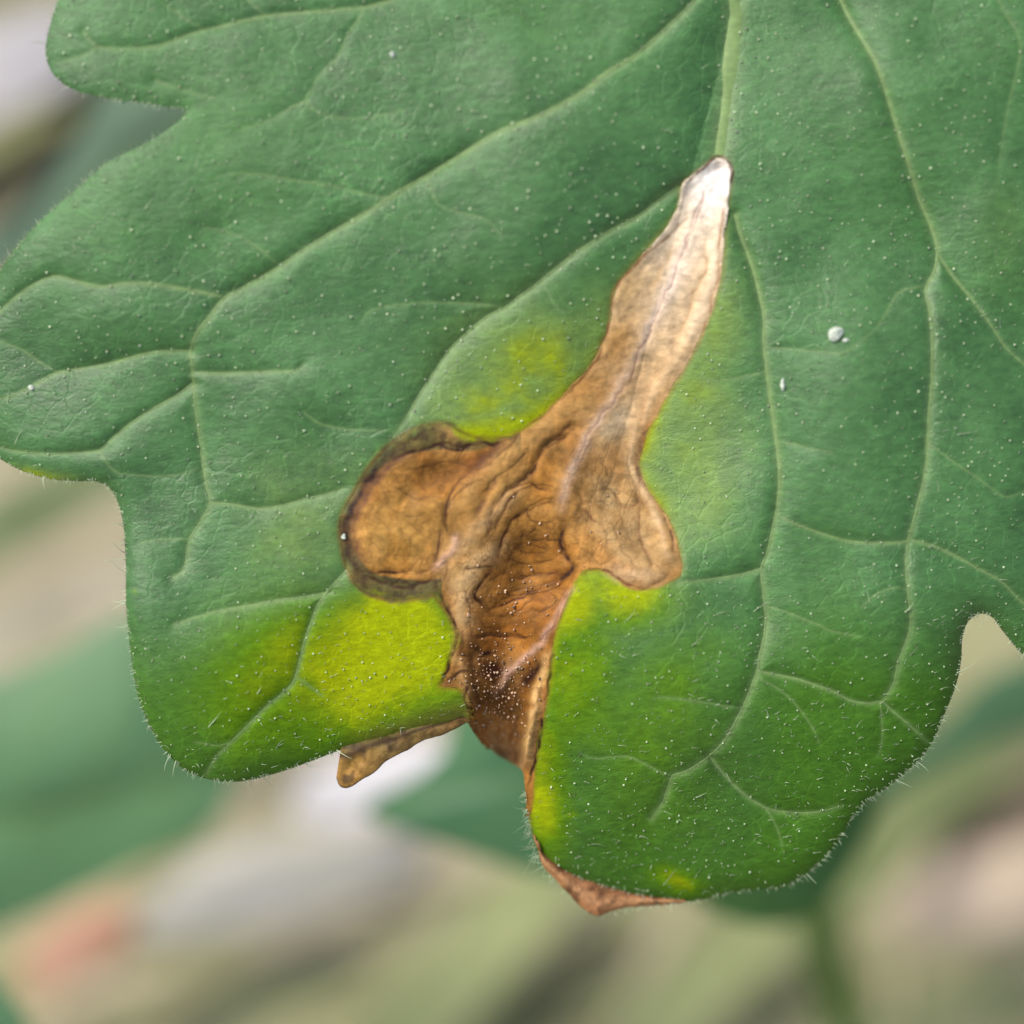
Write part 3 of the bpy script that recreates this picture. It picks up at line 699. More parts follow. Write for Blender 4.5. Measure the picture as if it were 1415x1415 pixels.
for i, p in enumerate(FINE):
    P = sp(p, step=4)
    P = P + np.stack([2.4 * value_noise(P[:, 0], P[:, 1], 9, 87) + 1.2 * value_noise(P[:, 0], P[:, 1], 4, 89), 2.4 * value_noise(P[:, 0], P[:, 1], 9, 88)], -1)
    d, t = seg_dist(X, Y, P, 12, along=True)
    w = 1.25 + 0.6 * value_noise(X, Y, 20, 640 + i)
    mx_, my_ = P[:, 0].mean(), P[:, 1].mean()
    fa = (0.34 if mx_ < 600 else 0.36 if mx_ > 790 else 0.62) * (0.75 + 0.5 * ((i * 37) % 10) / 10)
    LC = lerp(LC, (0.055, 0.022, 0.010), np.clip(fa * smooth01(np.minimum(t, 1 - t) * 5 + 0.1) * np.exp(-(d / w) ** 2) * np.clip(brk + 0.15, 0.35, 1), 0, 1) * reachm)
    LC = lerp(LC, LC * 0.8, np.clip(fa * np.exp(-(d / 5.0) ** 2), 0, 1) * reachm)
    HL += -0.5 * fa * np.exp(-(d / 2.4) ** 2)
C = LC

# shape of the dead tissue: shrunken bowl in the middle, sunken lobe, hanging rag below
inl = smooth01(-sL / 14)
H += inl * HL + (1 - inl) * 0.5 * HL * np.exp(-np.clip(sL, 0, None) / 5)
H -= 16 * smooth01(-sL / 16) * smooth01((520 - Y) / 300) * 0.5
H -= 1.5 * np.exp(-(sL / 7.0) ** 2) * smooth01((Y - 230) / 60)             # shrinking pulls the border down
bowl = 40 * g2(735, 790, 55, 60) + 46 * g2(700, 900, 46, 70) + 14 * g2(600, 660, 60, 24, -20)
H -= bowl * smooth01(-sL / 10)
H += 5 * g2(555, 720, 46, 46) * smooth01(-sL / 14)
rag = smooth01((Y - 925) / 130) * smooth01((X - 640) / 40) * smooth01((741 - (Y - 905) * 0.10 - X) / 13)
H -= rag * 112 * les
H += rag * les * (9 * fbm(X, Y, 22, 1401, 3, wy=60) + 3 * fbm(X, Y, 8, 1411, 2, wy=22))
H += fbm(WX, WY, 44, 951, 2) * 2.4 * inl + fbm(WX, WY, 9, 961, 2) * 0.45 * inl
# broad sag of the midline towards the patch
H -= 30 * np.exp(-np.abs((X - (1018 - np.clip(Y, -300, 1100) * 0.26 * (Y > 0))) / 120)) * smooth01((900 - Y) / 400)

C = lerp(C, C * 0.35, 0.8 * rag * les * np.exp(-(fbm(X, Y, 22, 1401, 3, wy=60) / 0.12 + 1.2) ** 2))     # darker streaks on the low side of the crumpled folds
R = 0.47 + 0.05 * f2 + 0.05 * f1
R = R * (1 - les) + les * (0.50 + 0.08 * f2)
R = R - 0.16 * les * smooth01((Y - 780) / 120)
R = R + 0.15 * smooth01(yel)
R = np.clip(R, 0.25, 0.9)
GL = 0.45 * (1 - smooth01((yel - 0.35 * (1 - lowz)) / 0.5)) * (1 - 0.80 * np.clip(fresh_low_sheen, 0, 1)) + 0.08       # the wax bloom is lost on yellowing and hairy parts
GL = GL * (1 - les) + 0.14 * les

# ---- to centimetres in the leaf frame
Hc = H * S
# snap the outer ring of vertices to the traced outline
cell = np.zeros((X.shape[0] - 1, X.shape[1] - 1), bool)
cnt = ins[:-1, :-1].astype(int) + ins[1:, :-1] + ins[:-1, 1:] + ins[1:, 1:]
cell = cnt > 0
PX, PY = X.copy(), Y.copy()
used = np.zeros(X.shape, bool)
used[:-1, :-1] |= cell; used[1:, :-1] |= cell; used[:-1, 1:] |= cell; used[1:, 1:] |= cell
snap = used & ~ins & (dE < 1e8)
PX[snap] = nEx[snap]; PY[snap] = nEy[snap]

def to_leaf(px, py, hc):
    k = S * (CAM_D - hc) / CAM_D                 # what the photograph shows at (px, py), hc cm nearer than the focus sheet
    return np.stack([(px - 707.5) * k, (707.5 - py) * k, hc + 0 * k], -1)
CO = to_leaf(PX, PY, Hc)
IDX = np.arange(X.size).reshape(X.shape)
QUADS = np.stack([IDX[1:, :-1], IDX[1:, 1:], IDX[:-1, 1:], IDX[:-1, :-1]], -1)
les_cell = (sL[:-1, :-1] + sL[1:, :-1] + sL[:-1, 1:] + sL[1:, 1:]) < 0

CRK = np.clip(smooth01((Y - 560) / 120), 0.03, 1) * (0.6 + 0.4 * smooth01((Y - 700) / 60) * (X > 640) * (X < 800))
def submesh(name, mask):
    q = QUADS[mask].reshape(-1, 4)
    ids, inv = np.unique(q, return_inverse=True)
    return mesh_np(name, CO.reshape(-1, 3)[ids], inv.reshape(-1, 4), C.reshape(-1, 3)[ids], R.ravel()[ids], alpha=CRK.ravel()[ids], gloss=GL.ravel()[ids])

M_BLADE = tissue_material("green_leaf_tissue", 0.40, 0.13, net=True)
M_DEAD = tissue_material("dead_leaf_tissue", 0.22, 0.10, crack=True, spec=0.32)
M_VEIN = tissue_material("vein_tissue", 0.15, 0.10)

leaf = empty("tomato_leaf", FRAME)
tag(leaf, "lobed green leaf with a brown withered patch and yellow halo, filling the picture", "leaf")

def solid(o, t=0.022):
    m = o.modifiers.new("thickness", 'SOLIDIFY')
    m.thickness = t; m.offset = -1; m.use_even_offset = False
blade = link("blade", submesh("blade", cell & ~les_cell), M_BLADE, leaf); solid(blade)
dead = link("dead_patch", submesh("dead_patch", cell & les_cell), M_DEAD, leaf); solid(dead, 0.018)
dead["label"] = "dry tan and brown dead tissue with dark creases"

# ---- interpolation on the leaf surface
gzx = np.gradient(Hc, gx * S, axis=1); gzy = -np.gradient(Hc, gy * S, axis=0)
def lookup(A, x, y):
    j = np.clip(np.searchsorted(gx, x) - 1, 0, len(gx) - 2); i = np.clip(np.searchsorted(gy, y) - 1, 0, len(gy) - 2)
    fx = np.clip((x - gx[j]) / (gx[j + 1] - gx[j]), 0, 1); fy = np.clip((y - gy[i]) / (gy[i + 1] - gy[i]), 0, 1)
    if A.ndim == 3: fx = fx[:, None]; fy = fy[:, None]
    return (A[i, j] * (1 - fx) + A[i, j + 1] * fx) * (1 - fy) + (A[i + 1, j] * (1 - fx) + A[i + 1, j + 1] * fx) * fy
def normals(x, y):
    n = np.stack([-lookup(gzx, x, y), -lookup(gzy, x, y), np.ones(len(x))], -1)
    return n / np.linalg.norm(n, axis=1)[:, None]

# ---- veins lie on the surface as slim cords, most of their thickness sunk in
def vein_mesh(name, P, r0, r1, sink, col, flat=1.0, sides=8, tip=0.25, own=0.45):
    x, y = P[:, 0], P[:, 1]
    n = len(P)
    t = np.linspace(0, 1, n)
    rad = (r0 * (1 - t) + r1 * t) * np.clip(np.minimum(1.0, (1 - t) * 8 + tip), 0, 1)
    rad = rad * (1 + 0.18 * value_noise(x, y, 26, 91))
    nr = normals(x, y)
    c = to_leaf(x, y, lookup(Hc, x, y)) - nr * (rad * S * sink)[:, None]
    tan = np.gradient(c, axis=0); tan /= np.linalg.norm(tan, axis=1)[:, None]
    side = np.cross(tan, nr); side /= np.linalg.norm(side, axis=1)[:, None]
    a = np.linspace(0, 2 * np.pi, sides, endpoint=False)
    ring = c[:, None, :] + (rad * S)[:, None, None] * (np.cos(a)[None, :, None] * side[:, None, :] + flat * np.sin(a)[None, :, None] * nr[:, None, :])
    k = np.arange(n * sides).reshape(n, sides)
    k2 = np.roll(k, -1, 1)
    F = np.stack([k[:-1], k2[:-1], k2[1:], k[1:]], -1).reshape(-1, 4)
    base = lookup(C, x, y)
    cc = base * (1 - own) + np.asarray(col) * own
    cc = np.repeat(cc, sides, 0)
    return mesh_np(name, ring.reshape(-1, 3), F, cc, np.full(n * sides, 0.5))

def outside_patch(P):
    keep = lookup(sL, P[:, 0], P[:, 1]) > 1.0
    dd = lookup(np.where(ins, dE, -dE), P[:, 0], P[:, 1])
    keep &= dd > 3
    if not keep.any(): return P[:0]
    i = np.flatnonzero(keep)
    return P[i[0]:i[-1] + 1]
VR = {1: (5.6, 2.8), 2: (3.2, 1.6), 3: (1.7, 0.9)}
mains = []
mid = link("midrib", vein_mesh("midrib", outside_patch(vein_polys[0][1]), 20, 12, 0.12, (0.22, 0.33, 0.115), 0.34, 24, 0.9, 0.75), M_VEIN, leaf)
for rank, P in vein_polys[1:]:
    Pk = outside_patch(P)
    if len(Pk) < 4: continue
    r0, r1 = VR[rank]
    nm, host = "vein", leaf
    if rank > 1:                                          # a branch belongs to the vein it leaves
        best = min(((float(np.hypot(*(Q - e).T).min()), m_) for Q, m_ in mains for e in (P[0], P[-1])), key=lambda q: q[0], default=(99, None))
        if best[0] < 14: nm, host = "vein_branch", best[1]
    o = link(nm, vein_mesh(nm, Pk, r0, r1, 0.78 if rank < 3 else 0.85, (0.23, 0.33, 0.12)), M_VEIN, host)
    if host is leaf: mains.append((P, o))
    else: mains.append((P, host))

# ---- hairs
def octa_mesh(name, pos, nrm, rad, stalk, mat, parent, rough_heads=False):
    n = len(pos)
    up = nrm
    s = np.cross(up, np.array([0.3, 1, 0.2])); s /= np.linalg.norm(s, axis=1)[:, None]
    t = np.cross(up, s)
    head = pos + up * stalk[:, None]
    V = []
    for z, r, m in ((-0.9, 0.45, 5), (-0.25, 1.0, 5), (0.5, 0.85, 5)):
        for k in range(m):
            a = 2 * np.pi * (k + (z > -0.5) * 0.5) / m
            V.append(head + (rad * r)[:, None] * (math.cos(a) * s + math.sin(a) * t) + up * (rad * z)[:, None])
    V.append(head + up * rad[:, None])
    for k in range(3):                                                   # foot of the stalk
        a = 2 * np.pi * k / 3
        V.append(pos - up * 0.002 + (rad * 0.4)[:, None] * (math.cos(a) * s + math.sin(a) * t))
    V = np.stack(V, 1)                                                   # n,19,3
    if rough_heads: V[:, :16] += rng.normal(0, 0.42, (n, 16, 3)) * rad[:, None, None]
    F = []
    for r in range(2):
        for k in range(5):
            a, b = r * 5 + k, r * 5 + (k + 1) % 5
            F += [(a, b, b + 5), (a, b + 5, a + 5)]
    for k in range(5): F.append((10 + k, 10 + (k + 1) % 5, 15))
    for k in range(3):
        a, b = 16 + k, 16 + (k + 1) % 3
        c_, d_ = (0, 2, 4)[k], (0, 2, 4)[(k + 1) % 3]
        F += [(a, b, d_), (a, d_, c_)]
    F = np.array(F)
    allF = (F[None] + (np.arange(n) * V.shape[1])[:, None, None]).reshape(-1, 3)
    me = mesh_np(name, V.reshape(-1, 3), allF)
    o = link(name, me, mat, parent); o["kind"] = "stuff"
    return o

def hair_mesh(name, pos, dirs, bend, length, rad, mat, parent):
    n = len(pos)
    V = []
    ts = (0, 0.35, 0.7, 1.0)
    s = np.cross(dirs, np.array([0.2, 0.3, 1.0])); s /= np.linalg.norm(s, axis=1)[:, None] + 1e-9
    t = np.cross(dirs, s)
    for q in ts:
        c = pos + dirs * (length * (q * 1.0))[:, None] + bend * (length * q * q * 0.55)[:, None]
        r = rad * (1 - 0.88 * q)
        for k in range(3):
            a = 2 * np.pi * k / 3
            V.append(c + r[:, None] * (math.cos(a) * s + math.sin(a) * t))
    V = np.stack(V, 1)
    F = []
    for g in range(3):
        for k in range(3):
            F.append((g * 3 + k, g * 3 + (k + 1) % 3, (g + 1) * 3 + (k + 1) % 3, (g + 1) * 3 + k))
    F = np.array(F)
    allF = (F[None] + (np.arange(n) * 12)[:, None, None]).reshape(-1, 4)
    o = link(name, mesh_np(name, V.reshape(-1, 3), allF), mat, parent); o["kind"] = "stuff"
    return o

def hair_material(name, col, rough=0.35, trans=0.5):
    m, t, nn, lk = new_mat(name)
    out = nn("ShaderNodeOutputMaterial"); bs = nn("ShaderNodeBsdfPrincipled")
    oi = nn("ShaderNodeNewGeometry")
    mr = nn("ShaderNodeMapRange"); mr.inputs[3].default_value = 0.5; mr.inputs[4].default_value = 1.15
    lk(oi.outputs["Random Per Island"], mr.inputs[0])
    sc = nn("ShaderNodeVectorMath"); sc.operation = 'SCALE'; sc.inputs[0].default_value = col; lk(mr.outputs[0], sc.inputs["Scale"])
    lk(sc.outputs[0], bs.inputs["Base Color"]); bs.inputs["Roughness"].default_value = rough
    tr = nn("ShaderNodeBsdfTranslucent"); lk(sc.outputs[0], tr.inputs[0])
    mx = nn("ShaderNodeMixShader"); mx.inputs[0].default_value = trans
    lk(bs.outputs[0], mx.inputs[1]); lk(tr.outputs[0], mx.inputs[2]); lk(mx.outputs[0], out.inputs[0])
    return m
M_GLAND = hair_material("gland_hair", (0.80, 0.90, 0.66))
M_HAIR = hair_material("clear_hair", (0.74, 0.85, 0.62))
M_GLANDB = hair_material("dry_gland_hair", (0.78, 0.54, 0.35), 0.25, 0.15)

def scatter(n, prob, box=(-6, 1420, -6, 1262)):
    x = rng.uniform(box[0], box[1], n); y = rng.uniform(box[2], box[3], n)
    p = prob(x, y)
    k = rng.uniform(0, 1, n) < p
    return x[k], y[k]

def on_leaf(x, y): return lookup(np.where(ins, dE, -1.0), x, y) > 1.5
def thin(x, y, dmin):
    """drop points closer than dmin to an earlier one (grid hash)"""
    grid = {}; keep = []
    for i in range(len(x)):
        g = (int(x[i] // dmin), int(y[i] // dmin)); ok = True
        for a in (-1, 0, 1):
            for b in (-1, 0, 1):
                for j in grid.get((g[0] + a, g[1] + b), ()):
                    if (x[i] - x[j]) ** 2 + (y[i] - y[j]) ** 2 < dmin * dmin: ok = False
        if ok:
            grid.setdefault(g, []).append(i); keep.append(i)
    return np.array(keep, int)

# glandular dots all over the green blade
x, y = scatter(12500, lambda x, y: np.where(on_leaf(x, y) & (lookup(sL, x, y) > 9), 0.55 + 0.45 * value_noise(x, y, 90, 5), 0) * np.where(y > 900, 1.0, 0.8) * (1 - 0.6 * np.exp(-np.clip(lookup(sL, x, y), 0, None) / 30) * (y < 820)))
k = thin(x, y, 8.0); x, y = x[k], y[k]
nr = normals(x, y)
r = (0.62 + 1.05 * rng.uniform(0, 1, len(x)) ** 2.2) * S * np.where(y < 600, 1.2, 1.0)
nr2 = nr + rng.normal(0, 0.35, nr.shape); nr2 /= np.linalg.norm(nr2, axis=1)[:, None]
octa_mesh("gland_hairs", to_leaf(x, y, lookup(Hc, x, y)), nr2, r, rng.uniform(0.8, 2.6, len(x)) * S, M_GLAND, leaf)
# dry gland heads crowded in the brown hollow
x, y = scatter(6500, lambda x, y: np.where((lookup(sL, x, y) < -3) & on_leaf(x, y), np.clip(g2(690, 958, 40, 50, 0, x, y) * 1.6 + g2(710, 850, 60, 70, 0, x, y) * 0.14 + g2(800, 740, 90, 90, 0, x, y) * 0.03, 0, 1), 0), (600, 960, 600, 1062))
k = thin(x, y, 3.2); x, y = x[k], y[k]
nr = normals(x, y) * 0.6 + np.array([-0.1, 0.3, 0.7]); nr += rng.normal(0, 0.3, nr.shape); nr /= np.linalg.norm(nr, axis=1)[:, None]
octa_mesh("dry_gland_hairs", to_leaf(x, y, lookup(Hc, x, y)), nr, (0.55 + 1.5 * rng.uniform(0, 1, len(x)) ** 1.8) * S, rng.uniform(0.3, 4.0, len(x)) * S, M_GLANDB, leaf, True)

# short leaning hairs on the lower lobes and left margin, a few long ones
def hairs(name, x, y, lmin, lmax, rad, lean=(0.45, 0.65), up=0.55, jit=0.35):
    nr = normals(x, y)
    d = nr * up + np.array([lean[0], lean[1], 0]) + rng.normal(0, jit, nr.shape)
    d /= np.linalg.norm(d, axis=1)[:, None]
    b = nr * 0.35 + rng.normal(0, 0.35, nr.shape)
    L = rng.uniform(lmin, lmax, len(x)) * S
    return hair_mesh(name, to_leaf(x, y, lookup(Hc, x, y)) - nr * 0.001, d, b, L, np.full(len(x), rad * S) * rng.uniform(0.7, 1.2, len(x)), M_HAIR, leaf)
def pl(x, y):
    e = lookup(np.where(ins, dE, 0.0), x, y)
    low = np.clip((y - 640) / 420, 0, 1)
    return np.where(on_leaf(x, y) & (lookup(sL, x, y) > 3), np.clip(0.10 + 0.42 * low ** 1.5 + 0.75 * np.exp(-e / 22) * np.clip((y - 560) / 200, 0.12, 1), 0, 1), 0)
x, y = scatter(9500, pl)
hairs("short_hairs", x, y, 4, 12, 0.62)
x, y = scatter(900, lambda x, y: pl(x, y) * 0.22)
hairs("long_hairs", x, y, 14, 30, 1.0, up=0.35, jit=0.4)
# fringe along the margin
ring = []
for i in range(len(OUT)):
    p, q = OUT[i], OUT[(i + 1) % len(OUT)]
    m = 0.5 * (p + q)
    if m[0] < -5 or m[0] > 1420 or m[1] < -5: continue
    if 470 < m[0] < 728 and m[1] > 940: continue
    t = q - p; L = np.hypot(*t)
    o = np.array([-t[1], t[0]]) / max(L, 1e-6)
    if inside(np.array([[m[0] + o[0] * 2]]), np.array([[m[1] + o[1] * 2]]), OUT)[0, 0]: o = -o
    lowness = 1.0 if m[1] > 700 else 0.75
    for _ in range(rng.poisson(L * 0.42 * lowness)):
        w = rng.uniform()
        ring.append((*(p + t * w - o * rng.uniform(0, 4)), o[0], -o[1], m[1]))
ring = np.array(ring)
x, y = ring[:, 0], ring[:, 1]
od = np.stack([ring[:, 2], ring[:, 3], np.zeros(len(x))], -1)
lng = np.where(rng.uniform(0, 1, len(x)) < 0.035, rng.uniform(16, 30, len(x)), rng.uniform(3, 9, len(x)))
nr = normals(x, y)
d = od * 0.75 + nr * 0.3 + np.array([0.15, 0.35, 0]) * (rng.uniform(0, 1, len(x)) < 0.7)[:, None] + rng.normal(0, 0.3, nr.shape)
d /= np.linalg.norm(d, axis=1)[:, None]
hair_mesh("margin_hairs", to_leaf(x, y, lookup(Hc, x, y)), d, rng.normal(0, 0.5, nr.shape), lng * S, np.where(lng > 12, 0.95, 0.6) * S, M_HAIR, leaf)

# ---- curled brown margins showing below the green edge
def loft(name, top, bot, n_top, n_bot, bow, colfun, rows=26, cols=120, parent=leaf, mat=M_DEAD):
    A = sp(top, step=3); B = sp(bot, step=3)
    def resample(P, m):
        L = np.concatenate([[0], np.cumsum(np.hypot(*np.diff(P, axis=0).T))])
        q = np.linspace(0, L[-1], m)
        return np.stack([np.interp(q, L, P[:, 0]), np.interp(q, L, P[:, 1])], -1)
    A, B = resample(A, cols), resample(B, cols)
    w = np.linspace(0, 1, rows)[:, None]
    x = A[None, :, 0] * (1 - w) + B[None, :, 0] * w
    y = A[None, :, 1] * (1 - w) + B[None, :, 1] * w
    hA = lookup(H, A[:, 0], A[:, 1])[None, :]
    h = hA + n_top * (1 - w) + n_bot * w + bow * np.sin(np.pi * w) + fbm(x, y, 26, 55, 3) * 5 * np.sin(np.pi * np.clip(w, 0.0, 0.85))
    edge = np.sin(np.pi * w * 0.5) ** 3
    x = x + edge * 2.0 * fbm(x, y, 30, 66, 2); y = y + edge * 2.4 * fbm(x, y, 26, 67, 2)
    cc = colfun(x, y, np.broadcast_to(w, x.shape))
    k = np.arange(rows * cols).reshape(rows, cols)
    F = np.stack([k[1:, :-1], k[1:, 1:], k[:-1, 1:], k[:-1, :-1]], -1).reshape(-1, 4)
    me = mesh_np(name, to_leaf(x, y, h * S).reshape(-1, 3), F, cc.reshape(-1, 3), np.full(x.size, 0.55))
    o = link(name, me, mat, parent); solid(o, 0.008)
    return o
def flap_left(x, y, w):
    c = np.empty(x.shape + (3,)); c[:] = (0.40, 0.22, 0.05)
    c = lerp(c, (0.20, 0.13, 0.04), smooth01((x - 495) / 40) * 0.85)
    c = lerp(c, (0.13, 0.12, 0.025), np.exp(-(w / 0.35) ** 2) * 0.8)
    c = lerp(c, (0.23, 0.12, 0.035), smooth01((x - 590) / 40) * 0.6)
    c = lerp(c, (0.035, 0.018, 0.01), np.exp(-((w - 0.28 - 0.05 * np.sin(x / 17)) / 0.10) ** 2) * 0.85)
    c = lerp(c, (0.04, 0.02, 0.01), smooth01((w - 0.93) / 0.06) * 0.8)
    c = lerp(c, (0.05, 0.03, 0.012), 0.8 * np.clip(fbm(x, y, 22, 15, 3) * 1.4 - 0.1, 0, 1))
    return c
def flap_right(x, y, w):
    c = np.empty(x.shape + (3,)); c[:] = (0.42, 0.19, 0.075)
    c = lerp(c, (0.52, 0.27, 0.12), np.exp(-((w - 0.55) / 0.2) ** 2))
    c = lerp(c, (0.09, 0.035, 0.015), 0.8 * np.clip(fbm(x, y, 20, 25, 3) * 1.5 - 0.1, 0, 1))
    c = lerp(c, (0.12, 0.05, 0.02), np.exp(-(w / 0.25) ** 2) * 0.7)
    return c
fl = loft("curled_margin", [(472, 1030), (520, 1016), (570, 1003), (612, 994), (644, 985)], [(464, 1074), (470, 1086), (486, 1085), (512, 1068), (552, 1040), (584, 1025), (612, 1016), (650, 997)], -3, -12, 3, flap_left)
fl["label"] = "brown dried margin curling under the yellow lobe"
fr = loft("curled_margin", [(738, 1150), (752, 1178), (790, 1205), (850, 1226), (910, 1239), (948, 1243)], [(742, 1172), (756, 1203), (790, 1238), (820, 1262), (860, 1256), (908, 1249), (944, 1247)], -4, -10, 8, flap_right)
fr["label"] = "reddish-brown dried margin curling under the large lower lobe"
# fuzz on the dried right margin
tq = rng.uniform(0, 1, 150)
FP = sp([(727, 1095), (733, 1150), (742, 1178), (760, 1208), (800, 1243), (826, 1262), (880, 1254), (935, 1247)], step=4)
ii = (tq * (len(FP) - 1)).astype(int)
x, y = FP[ii, 0], FP[ii, 1]
hl = lookup(H, np.clip(x + 12, 0, 1400), y - 14) * S - 0.03
d = np.stack([-0.75 + 0.9 * tq, -0.25 - 0.5 * tq, np.full(150, 0.2)], -1) + rng.normal(0, 0.35, (150, 3)); d /= np.linalg.norm(d, axis=1)[:, None]
hair_mesh("dried_margin_hairs", to_leaf(x, y, hl), d, rng.normal(0, 0.5, (150, 3)), rng.uniform(5, 30, 150) * S * (0.35 + 0.65 * np.exp(-((tq - 0.22) / 0.16) ** 2)), np.full(150, 0.6 * S), M_HAIR, leaf)

# petiole beyond the frame
st = sp([(1018, -236), (1020, -320), (1030, -460), (1050, -640)], step=12)
tt = np.linspace(0, 1, len(st)); c = to_leaf(st[:, 0], st[:, 1], lookup(Hc, np.full(len(st), 1018.), np.full(len(st), -230.)) - 0.06 - 1.2 * tt ** 2)
a = np.linspace(0, 2 * np.pi, 10, endpoint=False)
rr = 0.075 + 0.05 * tt
ringv = c[:, None, :] + rr[:, None, None] * np.stack([np.cos(a), np.zeros(10), np.sin(a)], -1)[None]
k = np.arange(len(st) * 10).reshape(-1, 10); k2 = np.roll(k, -1, 1)
link("petiole", mesh_np("petiole", ringv.reshape(-1, 3), np.stack([k[:-1], k2[:-1], k2[1:], k[1:]], -1).reshape(-1, 4), np.tile((0.14, 0.24, 0.06), (ringv.shape[0] * 10, 1)), np.full(ringv.shape[0] * 10, 0.5)), M_VEIN, leaf)

# ------------------------------------------------------------------ pale grains lying on the leaf
M_GRAIN = simple_material("pale_mineral", (0.40, 0.47, 0.38), (0.60, 0.64, 0.55), 30, 0.45, 0.5, bump=0.3)
def grain(px, py, rx, ry, rz, label, ang=0, chip=None, seed=1):
    bm = bmesh.new()
    bmesh.ops.create_icosphere(bm, subdivisions=3, radius=1.0)
    r = random.Random(seed)
    cuts = [(Vector((r.uniform(-1, 1), r.uniform(-1, 1), r.uniform(-0.2, 1))).normalized(), r.uniform(0.45, 0.8)) for _ in range(12)]
    for v in bm.verts:
        for nrm, dd in cuts:
            e = v.co.dot(nrm) - dd
            if e > 0: v.co -= nrm * e
        v.co = Vector((v.co.x * rx * S, v.co.y * ry * S, v.co.z * rz * S))
    if chip:
        g = bmesh.ops.create_icosphere(bm, subdivisions=2, radius=1.0)
        for v in g["verts"]:
            v.co = Vector((v.co.x * chip[2] * S * 1.3 + chip[0] * S, v.co.y * chip[2] * S * 0.7 - chip[1] * S, v.co.z * chip[2] * S * 0.6 - rz * 0.4 * S))
    me = bpy.data.meshes.new("white_grain"); bm.to_mesh(me); bm.free()
    for p in me.polygons: p.use_smooth = False
    h = float(lookup(Hc, np.array([float(px)]), np.array([float(py)]))[0])
    p = to_leaf(px, py, h + rz * 0.7 * S)
    o = link("white_grain", me, M_GRAIN, None, FRAME @ Matrix.Translation(Vector(p)) @ Matrix.Rotation(math.radians(ang), 4, 'Z'))
    tag(o, label, "grain", "pale grains stuck to the leaf")
grain(1156, 462, 12.5, 11, 7, "largest white grain, on the green blade between two long veins", 10, (11, 10, 4), 3)
grain(1082, 532, 4.0, 10, 4, "slim upright white grain close beside the vein right of the dead patch", -6, None, 4)
grain(543, 75, 4.6, 5.5, 3.5, "tiny white grain on the upper green blade above the longest left vein", 0, None, 5)
grain(43, 535, 5.5, 4.2, 3.5, "tiny white grain near the left margin beside a forked vein", 0, None, 6)
grain(475, 741, 4.6, 4.6, 3.5, "tiny white grain on the black rim of the round brown lobe", 0, None, 8)

